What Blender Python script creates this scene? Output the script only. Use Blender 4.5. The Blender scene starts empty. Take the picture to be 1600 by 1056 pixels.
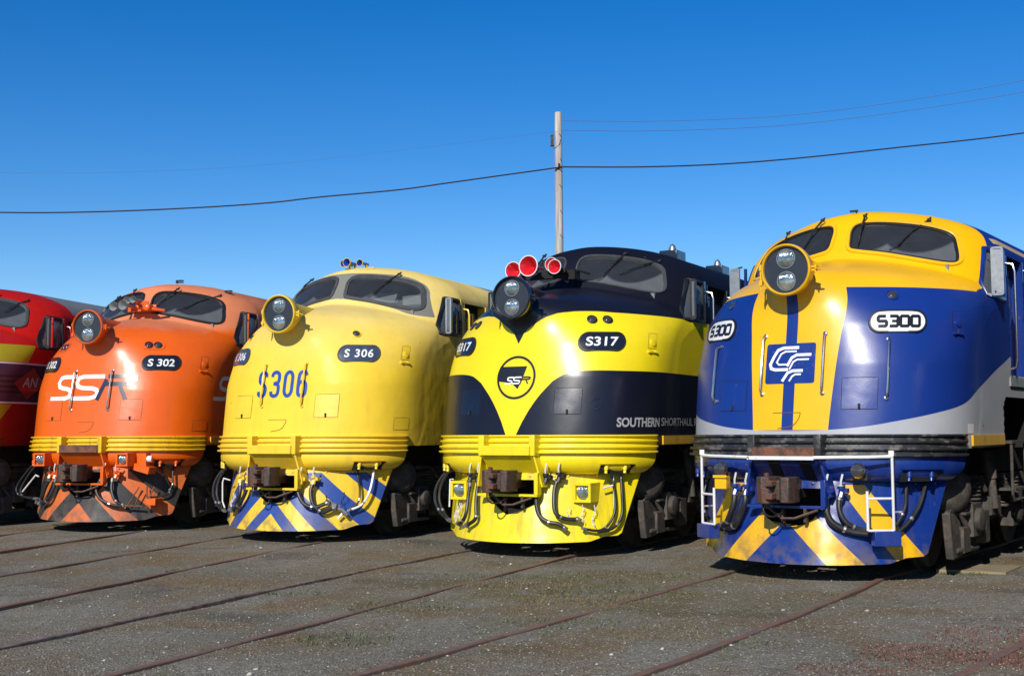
import bpy, bmesh, math, random
import numpy as np
from mathutils import Vector, Matrix

# ================= camera, sky, sun, exposure =================
scene = bpy.context.scene
R = math.radians
col = scene.collection
CAM_F, CAM_PITCH, CAM_ROLL, CAM_H = 1960.15, 0.0732884, -0.0056928, 1.46276
cam_d = bpy.data.cameras.new("camera"); cam_d.sensor_width = 36; cam_d.sensor_fit = 'HORIZONTAL'
cam_d.lens = 36*CAM_F/1600; cam_d.clip_start = .1; cam_d.clip_end = 3000
cam = bpy.data.objects.new("camera", cam_d); col.objects.link(cam)
_c, _s = math.cos(CAM_PITCH), math.sin(CAM_PITCH)
_f = Vector((0, _c, _s)); _x = Vector((1, 0, 0)); _u = Vector((0, -_s, _c))
_cr, _sr = math.cos(CAM_ROLL), math.sin(CAM_ROLL)
_r2 = _x*_cr + _u*_sr; _u2 = _u*_cr - _x*_sr
cam.matrix_world = Matrix(((_r2.x, _u2.x, -_f.x, 0), (_r2.y, _u2.y, -_f.y, 0), (_r2.z, _u2.z, -_f.z, CAM_H), (0, 0, 0, 1)))
scene.camera = cam

SUN_EL, SUN_AZ = 33.0, -20.0      # azimuth from -Y (behind the camera), negative = to the left
_a = R(SUN_AZ); _e = R(SUN_EL)
sun_dir = Vector((math.sin(_a)*math.cos(_e), -math.cos(_a)*math.cos(_e), math.sin(_e)))
sun_d = bpy.data.lights.new("sun", 'SUN'); sun_d.energy = 4.9; sun_d.angle = R(.53); sun_d.color = (1, .95, .87)
sun = bpy.data.objects.new("sun", sun_d); col.objects.link(sun)
sun.rotation_euler = (-sun_dir).to_track_quat('-Z', 'Y').to_euler()
world = bpy.data.worlds.new("World"); scene.world = world; world.use_nodes = True
wn = world.node_tree; wn.nodes.clear()
sky = wn.nodes.new('ShaderNodeTexSky'); sky.sky_type = 'NISHITA'; sky.sun_disc = False
sky.sun_elevation = _e
sky.sun_rotation = math.atan2(sun_dir.x, sun_dir.y)
sky.altitude = 1200; sky.air_density = 1.0; sky.dust_density = .1; sky.ozone_density = 3.0
bg = wn.nodes.new('ShaderNodeBackground'); bg.inputs['Strength'].default_value = .121
hs = wn.nodes.new('ShaderNodeHueSaturation'); hs.inputs['Saturation'].default_value = 1.42; hs.inputs['Hue'].default_value = .509
wo = wn.nodes.new('ShaderNodeOutputWorld')
wn.links.new(sky.outputs[0], hs.inputs['Color']); wn.links.new(hs.outputs[0], bg.inputs[0]); wn.links.new(bg.outputs[0], wo.inputs[0])
scene.view_settings.view_transform = 'Standard'; scene.view_settings.look = 'None'
scene.view_settings.exposure = 0.0; scene.view_settings.gamma = 1
rnd = random.Random(5)
# ---- body surface, loco frame: x right, y back, z up ----
NZ=np.array([1.15,1.35,1.6,1.9,2.2,2.5,2.7,2.85,3.0,3.12,3.24,3.33,3.40,3.44])
NY=np.array([-.04,-.015,.025,.08,.14,.205,.25,.305,.43,.66,1.12,1.60,1.85,2.0])
NWz=np.array([1.15,2.5,2.7,2.85,3.0,3.12,3.24,3.33,3.40,3.44])
NW=np.array([1.47,1.47,1.465,1.445,1.35,1.12,.78,.52,.34,.2])
NSz=np.array([1.15,2.0,2.5,2.85,3.1,3.3,3.44])
NS=np.array([1.35,1.40,1.55,1.9,2.15,2.4,2.6])
CZ=np.array([1.15, 3.42, 3.736, 3.8011, 3.8569, 3.8941, 3.9266, 3.9499, 3.9638, 3.9778])
CY=np.array([.05,1.5,1.72,1.80,1.90,2.04,2.2,2.45,2.8,3.2])
WZ=np.array([1.15, 2.85, 3.2, 3.4, 3.54, 3.643, 3.7453, 3.8197, 3.8755, 3.922, 3.9545, 3.9778])
WW=np.array([1.475,1.475,1.468,1.45,1.38,1.27,1.08,.88,.7,.5,.27,.02])
ZTOP=3.9778
def pchip(x,X,Y):
    h=np.diff(X); d=np.diff(Y)/h; m=np.zeros(len(X))
    for i in range(1,len(X)-1):
        if d[i-1]*d[i]>0:
            w1=2*h[i]+h[i-1]; w2=h[i]+2*h[i-1]; m[i]=(w1+w2)/(w1/d[i-1]+w2/d[i])
    m[0]=d[0]; m[-1]=d[-1]
    x=np.clip(x,X[0],X[-1]); i=np.clip(np.searchsorted(X,x)-1,0,len(X)-2)
    t=(x-X[i])/h[i]; a=(1+2*t)*(1-t)**2; b=t*(1-t)**2; c=t*t*(3-2*t); e=t*t*(t-1)
    return a*Y[i]+b*h[i]*m[i]+c*Y[i+1]+e*h[i]*m[i+1]
def surfy(x,z,K=.05):
    x=np.abs(np.asarray(x,float)); z=np.asarray(z,float)
    w=pchip(z,WZ,WW)
    wn=np.minimum(pchip(z,NWz,NW),w); yn=pchip(z,NZ,NY); sn=pchip(z,NSz,NS)
    n=np.interp(z,[2.1,2.5,2.85,3.1],[2.5,2.2,1.8,1.7])
    q=np.clip(x/wn,0,1); a=sn-(sn-yn)*(1-q**n)**(1/n)+ np.maximum(x-wn,0)*30
    a=a-.22*np.exp(-(x/.40)**2)*np.exp(-(np.maximum(z-3.03,3.03-z)/np.where(z>3.03,.13,.24))**2)
    a=np.where(z>3.43,a+(z-3.43)*60,a)
    yc=pchip(z,CZ,CY); D=1.15; m=1.75
    q=np.clip(x/np.maximum(w,1e-3),0,1)
    Dz=D*np.clip(w/1.42,0.0,1)**.5
    b=yc+Dz*(1-(1-q**m)**(1/m))
    # smooth min
    k=K; h=np.clip(.5+.5*(b-a)/k,0,1)
    return b*(1-h)+a*h-k*h*(1-h)

def caby(x, z):
    x = np.abs(np.asarray(x, float)); z = np.asarray(z, float)
    w = pchip(z, WZ, WW); yc = pchip(z, CZ, CY); m = 1.75
    q = np.clip(x/np.maximum(w, 1e-3), 0, 1)
    return yc+1.15*np.clip(w/1.42, 0, 1)**.5*(1-(1-q**m)**(1/m))
def pily(x, z):
    return -.18+.25*(z-.16)+.28*(np.abs(x)/.8)**2.2
_arc = {}
def arctab(z):
    k = round(float(z)*100)
    if k not in _arc:
        zz = k/100; w = float(pchip(zz, WZ, WW)); x = w*np.sin(np.linspace(0, math.pi/2, 260)); y = surfy(x, zz)
        s = np.r_[0, np.cumsum(np.hypot(np.diff(x), np.diff(y)))]
        _arc[k] = (s, x, y)
    return _arc[k]
def sp0(s, z):
    s_, x_, y_ = arctab(z); a = abs(s)
    if a > s_[-1]: x, y = x_[-1], y_[-1]+a-s_[-1]
    else: x, y = np.interp(a, s_, x_), np.interp(a, s_, y_)
    return math.copysign(x, s), y
def SP(s, z, off=0.):
    """point on the body shell at signed girth s and height z, lifted off by off"""
    z0 = math.floor(z*100)/100; t = (z-z0)*100
    a = sp0(s, z0); b = sp0(s, z0+.01)
    P = np.array([a[0]*(1-t)+b[0]*t, a[1]*(1-t)+b[1]*t, z])
    if off:
        e = .02; p1 = np.array(sp0(s+e, z0)+(z0,)); p0 = np.array(sp0(s-e, z0)+(z0,))
        q1 = np.array(sp0(s, z0+.03)+(z0+.03,)); q0 = np.array(sp0(s, z0-.03)+(z0-.03,))
        n = np.cross(p1-p0, q1-q0); n /= np.linalg.norm(n); P = P+n*off
    return P
def CP(x, z, off=0.):
    """point on the windscreen surface"""
    e = .01; P = np.array([x, float(caby(x, z)), z])
    dx = (caby(x+e, z)-caby(x-e, z))/(2*e); dz = (caby(x, z+e)-caby(x, z-e))/(2*e)
    n = np.array([float(dx), -1, float(dz)]); n /= np.linalg.norm(n)
    return P+n*off
def PP(x, z, off=0.): return np.array([x, float(pily(x, z))-off, z])
def RY(x, off=0.):
    """roof point for a given x (z from the roof table)"""
    z = np.interp(abs(x), WW[::-1], WZ[::-1]); return z+off

# ================= mesh helpers =================
def catmull(pts, n=8, closed=False):
    P = [np.array(p, float) for p in pts]; out = []
    m = len(P); rng = range(m if closed else m-1)
    for i in rng:
        p0 = P[i-1] if (closed or i > 0) else P[0]*2-P[1]
        p1 = P[i]; p2 = P[(i+1) % m]; p3 = P[(i+2) % m] if (closed or i+2 < m) else P[-1]*2-P[-2]
        for k in range(n):
            t = k/n
            out.append(.5*((2*p1)+(-p0+p2)*t+(2*p0-5*p1+4*p2-p3)*t*t+(-p0+3*p1-3*p2+p3)*t**3))
    if not closed: out.append(P[-1])
    return out
class MB:
    def __init__(s): s.v = []; s.f = []; s.m = []
    def add(s, V, F, mi=0):
        b = len(s.v); s.v += [tuple(map(float, q)) for q in V]; s.f += [tuple(b+i for i in f) for f in F]; s.m += [mi]*len(F); return s
    def box(s, c, d, rot=None, mi=0):
        V = []
        M = Matrix.Rotation(rot[1], 3, rot[0]) if rot else None
        for x in (-1, 1):
            for y in (-1, 1):
                for z in (-1, 1):
                    q = Vector((x*d[0]/2, y*d[1]/2, z*d[2]/2))
                    if M: q = M @ q
                    V.append((q.x+c[0], q.y+c[1], q.z+c[2]))
        return s.add(V, [(0, 1, 3, 2), (4, 6, 7, 5), (0, 4, 5, 1), (2, 3, 7, 6), (0, 2, 6, 4), (1, 5, 7, 3)], mi)
    def rings(s, rings, closed=True, cap=True, mi=0):
        n = len(rings[0]); V = [p for r in rings for p in r]; F = []
        for i in range(len(rings)-1):
            for j in range(n if closed else n-1):
                k = (j+1) % n; F.append((i*n+j, i*n+k, (i+1)*n+k, (i+1)*n+j))
        if cap and closed: F.append(tuple(range(n-1, -1, -1))); F.append(tuple((len(rings)-1)*n+j for j in range(n)))
        return s.add(V, F, mi)
    def tube(s, pts, r, n=8, cap=True, mi=0, smooth=0):
        P = catmull(pts, smooth) if smooth else [np.array(p, float) for p in pts]
        rs = r if hasattr(r, '__len__') else [r]*len(P)
        if len(rs) != len(P): rs = np.interp(np.linspace(0, 1, len(P)), np.linspace(0, 1, len(rs)), rs)
        rings = []; N = None
        for i, p in enumerate(P):
            t = P[min(i+1, len(P)-1)]-P[max(i-1, 0)]; t = t/(np.linalg.norm(t)+1e-9)
            if N is None:
                a = np.array([0, 0, 1.]) if abs(t[2]) < .9 else np.array([1., 0, 0]); N = np.cross(t, a)
            N = N-t*(N@t); N /= np.linalg.norm(N)+1e-9; B = np.cross(t, N)
            rings.append([p+rs[i]*(math.cos(2*math.pi*k/n)*N+math.sin(2*math.pi*k/n)*B) for k in range(n)])
        return s.rings(rings, True, cap, mi)
    def lathe(s, prof, c, axis=(0, -1, 0), n=24, cap=True, mi=0):
        """prof: list of (distance along axis, radius)"""
        t = np.array(axis, float); t /= np.linalg.norm(t); a = np.array([0, 0, 1.]) if abs(t[2]) < .9 else np.array([1., 0, 0])
        N = np.cross(t, a); N /= np.linalg.norm(N); B = np.cross(t, N); c = np.array(c, float)
        return s.rings([[c+t*h+r*(math.cos(2*math.pi*k/n)*N+math.sin(2*math.pi*k/n)*B) for k in range(n)] for h, r in prof], True, cap, mi)
    def prism(s, poly, y0, y1, plane='xz', mi=0):
        def q(a, b, h): return (a, h, b) if plane == 'xz' else ((h, a, b) if plane == 'yz' else (a, b, h))
        n = len(poly); V = [q(a, b, y0) for a, b in poly]+[q(a, b, y1) for a, b in poly]
        F = [tuple(range(n)), tuple(range(2*n-1, n-1, -1))]+[(i, i+n, (i+1) % n+n, (i+1) % n) for i in range(n)]
        return s.add(V, F, mi)
    def mesh(s, name, flip=False, angle=35):
        me = bpy.data.meshes.new(name); me.from_pydata(s.v, [], s.f)
        me.polygons.foreach_set('material_index', s.m)
        bm = bmesh.new(); bm.from_mesh(me); bmesh.ops.recalc_face_normals(bm, faces=bm.faces); bm.to_mesh(me); bm.free()
        me.polygons.foreach_set('use_smooth', [True]*len(me.polygons)); me.set_sharp_from_angle(angle=R(angle)); me.update()
        return me
def link(name, me, mats, parent=None, label=None):
    o = bpy.data.objects.new(name, me); col.objects.link(o)
    mats = mats if isinstance(mats, (list, tuple)) else [mats]
    while len(me.materials) < len(mats): me.materials.append(None)
    for i, m in enumerate(mats):
        o.material_slots[i].link = 'OBJECT'; o.material_slots[i].material = m
    if parent: o.parent = parent
    if label: o['label'] = label
    return o
def part(name, mb, mats, parent, label=None, bevel=0, angle=35):
    o = link(name, mb.mesh(name, angle=angle), mats, parent, label)
    if bevel:
        b = o.modifiers.new('bevel', 'BEVEL'); b.width = bevel; b.segments = 2; b.limit_method = 'ANGLE'; b.angle_limit = R(40)
    return o
def tag(o, label, cat, group=None, kind=None):
    o['label'] = label
    if cat: o['category'] = cat
    if group: o['group'] = group
    if kind: o['kind'] = kind
    return o
def empty(name, loc=(0, 0, 0), rz=0):
    o = bpy.data.objects.new(name, None); col.objects.link(o); o.location = loc; o.rotation_euler = (0, 0, rz); o.empty_display_size = .3
    return o
def inside(P, x, z):
    P = np.asarray(P); c = np.zeros(np.shape(x), bool)
    for i in range(len(P)):
        (x0, z0), (x1, z1) = P[i-1], P[i]
        k = ((z0 > z) != (z1 > z)); t = (x1-x0)*(z-z0)/((z1-z0) if z1 != z0 else 1e-9)+x0
        c ^= k & (x < t)
    return c
def offpoly(P, d):
    """offset closed 2D polygon (any orientation), d>0 outward"""
    P = [np.array(p) for p in P]; A = sum(P[i-1][0]*P[i][1]-P[i][0]*P[i-1][1] for i in range(len(P)))
    sg = 1 if A > 0 else -1; out = []
    for i in range(len(P)):
        t = P[(i+1) % len(P)]-P[i-1]; t = t/(np.linalg.norm(t)+1e-9); out.append(P[i]+sg*d*np.array([t[1], -t[0]]))
    return out
def conform(polys, fn, grid=.06, mi=None):
    """flat polygons (u,v) cut on a grid and wrapped with fn(u,v,i)"""
    mb = MB()
    for i, poly in enumerate(polys):
        bm = bmesh.new(); vs = [bm.verts.new((p[0], p[1], 0)) for p in poly]
        try: bm.faces.new(vs)
        except ValueError: bm.free(); continue
        _wrap(bm, grid, fn, i, mb, mi[i] if mi else 0)
    return mb
def _wrap(bm, grid, fn, i, mb, mi):
    bmesh.ops.triangulate(bm, faces=bm.faces)
    us = [v.co.x for v in bm.verts]; vs = [v.co.y for v in bm.verts]
    for ax, lo, hi in ((0, min(us), max(us)), (1, min(vs), max(vs))):
        k = math.ceil(lo/grid)
        while k*grid < hi:
            co = (k*grid, 0, 0) if ax == 0 else (0, k*grid, 0); no = (1, 0, 0) if ax == 0 else (0, 1, 0)
            bmesh.ops.bisect_plane(bm, geom=bm.verts[:]+bm.edges[:]+bm.faces[:], plane_co=co, plane_no=no); k += 1
    bm.verts.index_update()
    mb.add([fn(v.co.x, v.co.y, i) for v in bm.verts], [tuple(v.index for v in f.verts) for f in bm.faces], mi)
    bm.free()
def stroke(pts, w, closed=False):
    """thick polyline -> list of quads (2D)"""
    P = [np.array(p, float) for p in pts]; n = len(P); Lf = []; Rt = []
    for i in range(n):
        a = P[i-1] if (i > 0 or closed) else None; b = P[(i+1) % n] if (i < n-1 or closed) else None
        d0 = (P[i]-a) if a is not None else (b-P[i]); d1 = (b-P[i]) if b is not None else d0
        d0 = d0/(np.linalg.norm(d0)+1e-12); d1 = d1/(np.linalg.norm(d1)+1e-12)
        n0 = np.array([-d0[1], d0[0]]); n1 = np.array([-d1[1], d1[0]]); m = n0+n1; m = m/(np.linalg.norm(m)+1e-12)
        k = w/2/max(.5, m@n0); Lf.append(P[i]+m*k); Rt.append(P[i]-m*k)
    return [[Lf[i], Lf[(i+1) % n], Rt[(i+1) % n], Rt[i]] for i in range(n if closed else n-1)]
def arcp(cx, cy, rx, ry, a0, a1, n=8):
    return [(cx+rx*math.cos(R(a0+(a1-a0)*i/n)), cy+ry*math.sin(R(a0+(a1-a0)*i/n))) for i in range(n+1)]
def strokes_mb(lines, w, tr, fn, off0=.003):
    """lines: list of (pts, closed); every stroke lies .3 mm above the last"""
    mb = MB()
    for k, l in enumerate(lines):
        pts, cl = l[0], l[1]; ww = l[2] if len(l) > 2 else w; mi = l[3] if len(l) > 3 else 0
        q = stroke([tr(*p) for p in pts], ww, cl)
        sub = conform(q, lambda u, v, i, k=k: fn(u, v, off0+.0003*k), .08)
        mb.add(sub.v, sub.f, mi)
    return mb
def text_mb(txt, s0, s1, z0, z1, fn, bold=0., off=.004, grid=.06, gap=0.):
    c = bpy.data.curves.new('txt', 'FONT'); c.body = txt; c.size = 1; c.offset = bold; c.resolution_u = 4; c.space_character = 1+gap
    o = bpy.data.objects.new('txt', c); col.objects.link(o); bpy.context.view_layer.update()
    me = bpy.data.meshes.new_from_object(o); bpy.data.objects.remove(o)
    co = np.array([v.co[:2] for v in me.vertices]); lo, hi = co.min(0), co.max(0)
    bm = bmesh.new(); bm.from_mesh(me)
    for v in bm.verts:
        v.co.x = s0+(v.co.x-lo[0])/(hi[0]-lo[0])*(s1-s0); v.co.y = z0+(v.co.y-lo[1])/(hi[1]-lo[1])*(z1-z0); v.co.z = 0
    mb = MB(); _wrap(bm, grid, lambda u, v, i: fn(u, v, off), 0, mb, 0); return mb
def stadium(cx, cz, hw, hh, n=8, k=1.0):
    r = hh*k; o = []
    for (sx, sz, a) in ((1, 1, 0), (-1, 1, 90), (-1, -1, 180), (1, -1, 270)):
        o += arcp(cx+sx*(hw-r), cz+sz*(hh-r), r, r, a, a+90, n)
    return o
def ring_mb(outl, fn, wi, wo, h, base=0.):
    """raised frame following a closed outline: rectangle section with rounded top"""
    I = offpoly(outl, -wi); O = offpoly(outl, wo); rings = []
    for j in range(len(outl)):
        i, o = I[j], O[j]; a = o+(i-o)*.2; b = i+(o-i)*.2
        rings.append([fn(*o, base), fn(*a, h), fn(*b, h), fn(*i, base-.0), fn(*i, base-.03), fn(*o, base-.03)])
    rings.append(rings[0]); mb = MB(); mb.rings(rings, True, False); return mb
def panel_line(outl, fn, w=.007, h=.004):
    return ring_mb(outl, fn, w/2, w/2, h)

# ================= node helpers =================
class N:
    def __init__(s, mat):
        s.t = mat.node_tree; s.t.nodes.clear()
        s.out = s.t.nodes.new('ShaderNodeOutputMaterial'); s.p = s.t.nodes.new('ShaderNodeBsdfPrincipled')
        s.t.links.new(s.p.outputs[0], s.out.inputs[0]); tc = s.t.nodes.new('ShaderNodeTexCoord'); s.obj = tc.outputs['Object']
        sx = s.t.nodes.new('ShaderNodeSeparateXYZ'); s.t.links.new(s.obj, sx.inputs[0]); s.x, s.y, s.z = sx.outputs
    def set(s, sock, v):
        if isinstance(v, (int, float)): sock.default_value = v
        elif isinstance(v, tuple): sock.default_value = v+(1,) if len(v) == 3 and sock.type == 'RGBA' else v
        else: s.t.links.new(v, sock)
    def m(s, op, a, b=0., c=0.):
        n = s.t.nodes.new('ShaderNodeMath'); n.operation = op
        s.set(n.inputs[0], a); s.set(n.inputs[1], b); s.set(n.inputs[2], c); return n.outputs[0]
    def ab(s, a): return s.m('ABSOLUTE', a)
    def gt(s, a, b, w=.004):
        n = s.t.nodes.new('ShaderNodeMath'); n.operation = 'MULTIPLY_ADD'; n.use_clamp = True
        s.set(n.inputs[0], s.m('SUBTRACT', a, b)); n.inputs[1].default_value = 1/w; n.inputs[2].default_value = .5; return n.outputs[0]
    def lt(s, a, b, w=.004): return s.gt(b, a, w)
    def a2(s, a, b): return s.m('MULTIPLY', a, b)
    def inv(s, a): return s.m('SUBTRACT', 1., a)
    def mix(s, f, a, b):
        n = s.t.nodes.new('ShaderNodeMix'); n.data_type = 'RGBA'; s.set(n.inputs[0], f); s.set(n.inputs[6], a); s.set(n.inputs[7], b); return n.outputs[2]
    def mul(s, a, b, f=1.):
        n = s.t.nodes.new('ShaderNodeMix'); n.data_type = 'RGBA'; n.blend_type = 'MULTIPLY'; s.set(n.inputs[0], f); s.set(n.inputs[6], a); s.set(n.inputs[7], b); return n.outputs[2]
    def curve(s, x, pts):
        xs = [p[0] for p in pts]; ys = [p[1] for p in pts]; x0, x1 = min(xs), max(xs); y0, y1 = min(ys), max(ys)+1e-6
        n = s.t.nodes.new('ShaderNodeFloatCurve'); s.set(n.inputs['Value'], s.m('DIVIDE', s.m('SUBTRACT', x, x0), x1-x0))
        c = n.mapping.curves[0]; P = [((a-x0)/(x1-x0), (b-y0)/(y1-y0)) for a, b in pts]
        c.points[0].location = P[0]; c.points[1].location = P[-1]
        for q in P[1:-1]: c.points.new(*q)
        n.mapping.update(); return s.m('MULTIPLY_ADD', n.outputs[0], y1-y0, y0)
    def noise(s, scale, detail=3, stretch=None, vec=None, rough=.55):
        n = s.t.nodes.new('ShaderNodeTexNoise'); n.inputs['Scale'].default_value = scale; n.inputs['Detail'].default_value = detail; n.inputs['Roughness'].default_value = rough
        v = vec or s.obj
        if stretch:
            mp = s.t.nodes.new('ShaderNodeMapping'); mp.inputs['Scale'].default_value = stretch; s.t.links.new(v, mp.inputs[0]); v = mp.outputs[0]
        s.t.links.new(v, n.inputs['Vector']); return n.outputs[0]
    def ramp(s, v, a, b):
        n = s.t.nodes.new('ShaderNodeMapRange'); s.set(n.inputs[0], v); n.inputs[1].default_value = a; n.inputs[2].default_value = b; return n.outputs[0]
    def bump(s, h, strength, dist, prev=None):
        n = s.t.nodes.new('ShaderNodeBump'); n.inputs['Strength'].default_value = strength; n.inputs['Distance'].default_value = dist; s.set(n.inputs['Height'], h)
        if prev: s.t.links.new(prev, n.inputs['Normal'])
        return n.outputs[0]
    def uv(s):
        n = s.t.nodes.new('ShaderNodeUVMap'); n.uv_map = 'girth'; q = s.t.nodes.new('ShaderNodeSeparateXYZ'); s.t.links.new(n.outputs[0], q.inputs[0]); return q.outputs[0], q.outputs[1]
def newmat(name):
    m = bpy.data.materials.new(name); m.use_nodes = True; return m, N(m)
def paint(name, colfn, rough=.28, coat=.30, dirt=.35, wob=.10, metal=0., chips=0., chipcol=(.12, .09, .07), side=False):
    m, n = newmat(name); c = colfn(n) if callable(colfn) else colfn
    f = n.noise(2.2, 4); c = n.mix(n.ramp(f, .3, .75), n.mul(c, (.90, .90, .90)) , c)
    st = n.noise(1.0, 5, stretch=(9, 9, .7)); g = n.ramp(st, .52, .80)
    low = n.ramp(n.z, 2.2, 0.1)
    c = n.mix(n.m('MULTIPLY', g, n.m('MULTIPLY_ADD', low, .6*dirt, .25*dirt)), c, (.09, .07, .05))
    sp = n.ramp(n.noise(38, 3), .66, .78); c = n.mix(n.m('MULTIPLY', sp, .22*dirt), c, (.10, .07, .05))
    if chips:
        ch = n.a2(n.gt(n.noise(16, 5, rough=.7), .66-chips*.1, .02), n.ramp(n.noise(1.6, 2), .45, .6)); c = n.mix(n.m('MULTIPLY', ch, .85), c, chipcol)
    n.set(n.p.inputs['Base Color'], c); n.p.inputs['Metallic'].default_value = metal
    n.set(n.p.inputs['Roughness'], n.m('MULTIPLY_ADD', n.ramp(n.noise(5, 4), .3, .8), .16, rough-.05))
    n.p.inputs['Coat Weight'].default_value = coat; n.p.inputs['Coat Roughness'].default_value = .24; n.p.inputs['Specular IOR Level'].default_value = .32
    if side:
        vo = n.t.nodes.new('ShaderNodeTexVoronoi'); vo.inputs['Scale'].default_value = 3.3; n.t.links.new(n.obj, vo.inputs['Vector']); cs = n.t.nodes.new('ShaderNodeSeparateColor'); n.t.links.new(vo.outputs['Color'], cs.inputs[0])
        spk = n.a2(n.lt(vo.outputs['Distance'], n.m('MULTIPLY', cs.outputs[1], .055), .01), n.gt(cs.outputs[0], .55, .02)); c = n.mix(n.m('MULTIPLY', spk, .8), c, (.13, .055, .03)); n.set(n.p.inputs['Base Color'], c)
        sd = n.ramp(n.y, .9, 1.7); n.set(n.p.inputs['Specular IOR Level'], n.m('MULTIPLY_ADD', sd, -.27, .32)); n.set(n.p.inputs['Coat Weight'], n.m('MULTIPLY_ADD', sd, -coat, coat)); n.set(n.p.inputs['Roughness'], n.m('MULTIPLY_ADD', sd, .3, rough))
    b = n.bump(n.noise(2.6, 2), wob, .06); b = n.bump(n.noise(60, 2), .03, .01, b)
    n.set(n.p.inputs['Normal'], b); n.set(n.p.inputs['Coat Normal'], b)
    return m
def flat(name, c, rough=.6, metal=0., var=.25, scale=12, bump=.15, rust=0., rustc=(.16, .06, .03), coat=0.):
    m, n = newmat(name); k = n.ramp(n.noise(scale, 5), .3, .75)
    cc = n.mix(k, tuple(q*(1-var) for q in c), tuple(min(1, q*(1+var*.4)) for q in c))
    if rust: cc = n.mix(n.a2(n.ramp(n.noise(scale*.6, 6, rough=.7), .62-.3*rust, .72-.25*rust), min(1., .5+rust)), cc, rustc)
    n.set(n.p.inputs['Base Color'], cc); n.p.inputs['Roughness'].default_value = rough; n.p.inputs['Metallic'].default_value = metal
    n.p.inputs['Coat Weight'].default_value = coat
    if bump: n.set(n.p.inputs['Normal'], n.bump(n.noise(scale*4, 4), bump, .01))
    return m

# ================= colours =================
BLUE = (.007, .033, .215); YEL = (.86, .46, .004); LEM = (.86, .67, .010); PALE = (.86, .585, .035); ORG = (.76, .115, .005)
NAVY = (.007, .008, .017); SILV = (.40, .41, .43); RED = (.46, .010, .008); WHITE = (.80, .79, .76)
def liv_blue(n):
    s, z = n.uv(); a = n.ab(s); y = n.y; sc = n.m('ADD', s, .01)
    c = n.mix(n.lt(z, n.curve(a, [(0, 1.44), (.4, 1.45), (.69, 1.475), (1.03, 1.53), (1.41, 1.60), (1.84, 1.69), (2.2, 1.83), (2.79, 2.02), (3.41, 2.2), (4.2, 2.45), (8, 3.3), (18, 3.4)])), BLUE, SILV)
    top = n.a2(n.gt(z, 2.875), n.lt(y, n.curve(z, [(2.8, 1.60), (2.88, 1.68), (2.95, 1.98), (3.02, 2.10), (3.165, 2.22), (3.39, 2.32), (3.49, 2.40), (3.6, 2.48), (3.98, 2.75)])))
    mid = n.a2(n.lt(n.ab(sc), n.curve(z, [(1.1, .38), (1.4, .39), (1.8, .42), (2.33, .47), (2.9, .535), (3.2, .54)])), n.a2(n.lt(y, 1.2), n.gt(z, 1.448)))
    c = n.mix(n.m('MAXIMUM', top, mid), c, YEL)
    c = n.mix(n.a2(n.lt(n.ab(n.m('ADD', s, .032)), .06), n.a2(n.lt(z, 2.86), n.gt(z, 1.45))), c, BLUE)
    tan = n.a2(n.lt(n.ab(n.m('SUBTRACT', z, n.m('MULTIPLY_ADD', y, -.012, 3.545))), .032), n.gt(y, 2.52))
    return n.mix(tan, c, (.50, .36, .17))
def liv_black(n):
    s, z = n.uv(); a = n.ab(n.m('ADD', s, .03))
    zt = n.curve(a, [(0, 2.50), (.03, 2.56), (.08, 2.64), (.24, 2.752), (.40, 2.832), (.62, 2.878), (.9, 2.892), (1.2, 2.880), (2.1, 2.857), (3.2, 2.850), (18, 2.85)])
    zl = n.curve(a, [(0, 1.15), (.05, 1.36), (.07, 1.41), (.17, 1.616), (.30, 1.82), (.44, 1.98), (.57, 2.085), (.76, 2.146), (.97, 2.158), (1.4, 2.155), (3.3, 2.148), (18, 2.14)])
    return n.mix(n.a2(n.lt(z, zt), n.gt(z, zl)), NAVY, LEM)
def liv_pale(n):
    s, z = n.uv(); x = n.ab(n.x)
    f = n.ramp(n.m('ADD', z, n.m('MULTIPLY', n.noise(1.5, 4), .9)), 2.7, 3.7)
    c = n.mix(f, PALE, (.80, .60, .18))
    stn = n.a2(n.ramp(n.noise(1.3, 4, stretch=(1, 1, .25)), .45, .75), n.ramp(n.y, .9, 1.8)); c = n.mix(n.m('MULTIPLY', stn, .45), c, (.55, .33, .07))
    up = n.curve(x, [(0, 3.79), (.4, 3.78), (.8, 3.735), (1.05, 3.63), (1.15, 3.54), (1.22, 3.38), (1.28, 3.22), (1.33, 3.1)])
    lo = n.curve(x, [(0, 3.385), (.3, 3.355), (.6, 3.29), (.86, 3.215), (1.1, 3.13), (1.33, 3.10)])
    g = n.a2(n.a2(n.lt(z, up), n.gt(z, lo)), n.a2(n.lt(x, 1.32), n.lt(n.y, 2.5)))
    c = n.mix(g, c, (.20, .20, .17))
    roof = n.a2(n.gt(n.y, n.curve(z, [(3.3, 5.6), (3.6, 4.6), (3.98, 4.2)])), n.gt(z, 3.3))
    return n.mix(roof, c, (.22, .24, .27))
def liv_orange(n):
    s, z = n.uv()
    f = n.ramp(n.m('ADD', z, n.m('MULTIPLY_ADD', n.noise(4, 4), .22, -.11)), 3.02, 3.16)
    c = n.mix(n.m('MULTIPLY', f, .8), ORG, (.66, .24, .12))
    g = n.a2(n.ramp(n.noise(3, 5, stretch=(1, .3, 1)), .35, .7), n.a2(n.ramp(n.y, 2.2, 3.0), n.ramp(z, 3.35, 3.6)))
    return n.mix(n.m('MULTIPLY', g, .75), c, (.16, .07, .045))
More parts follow.
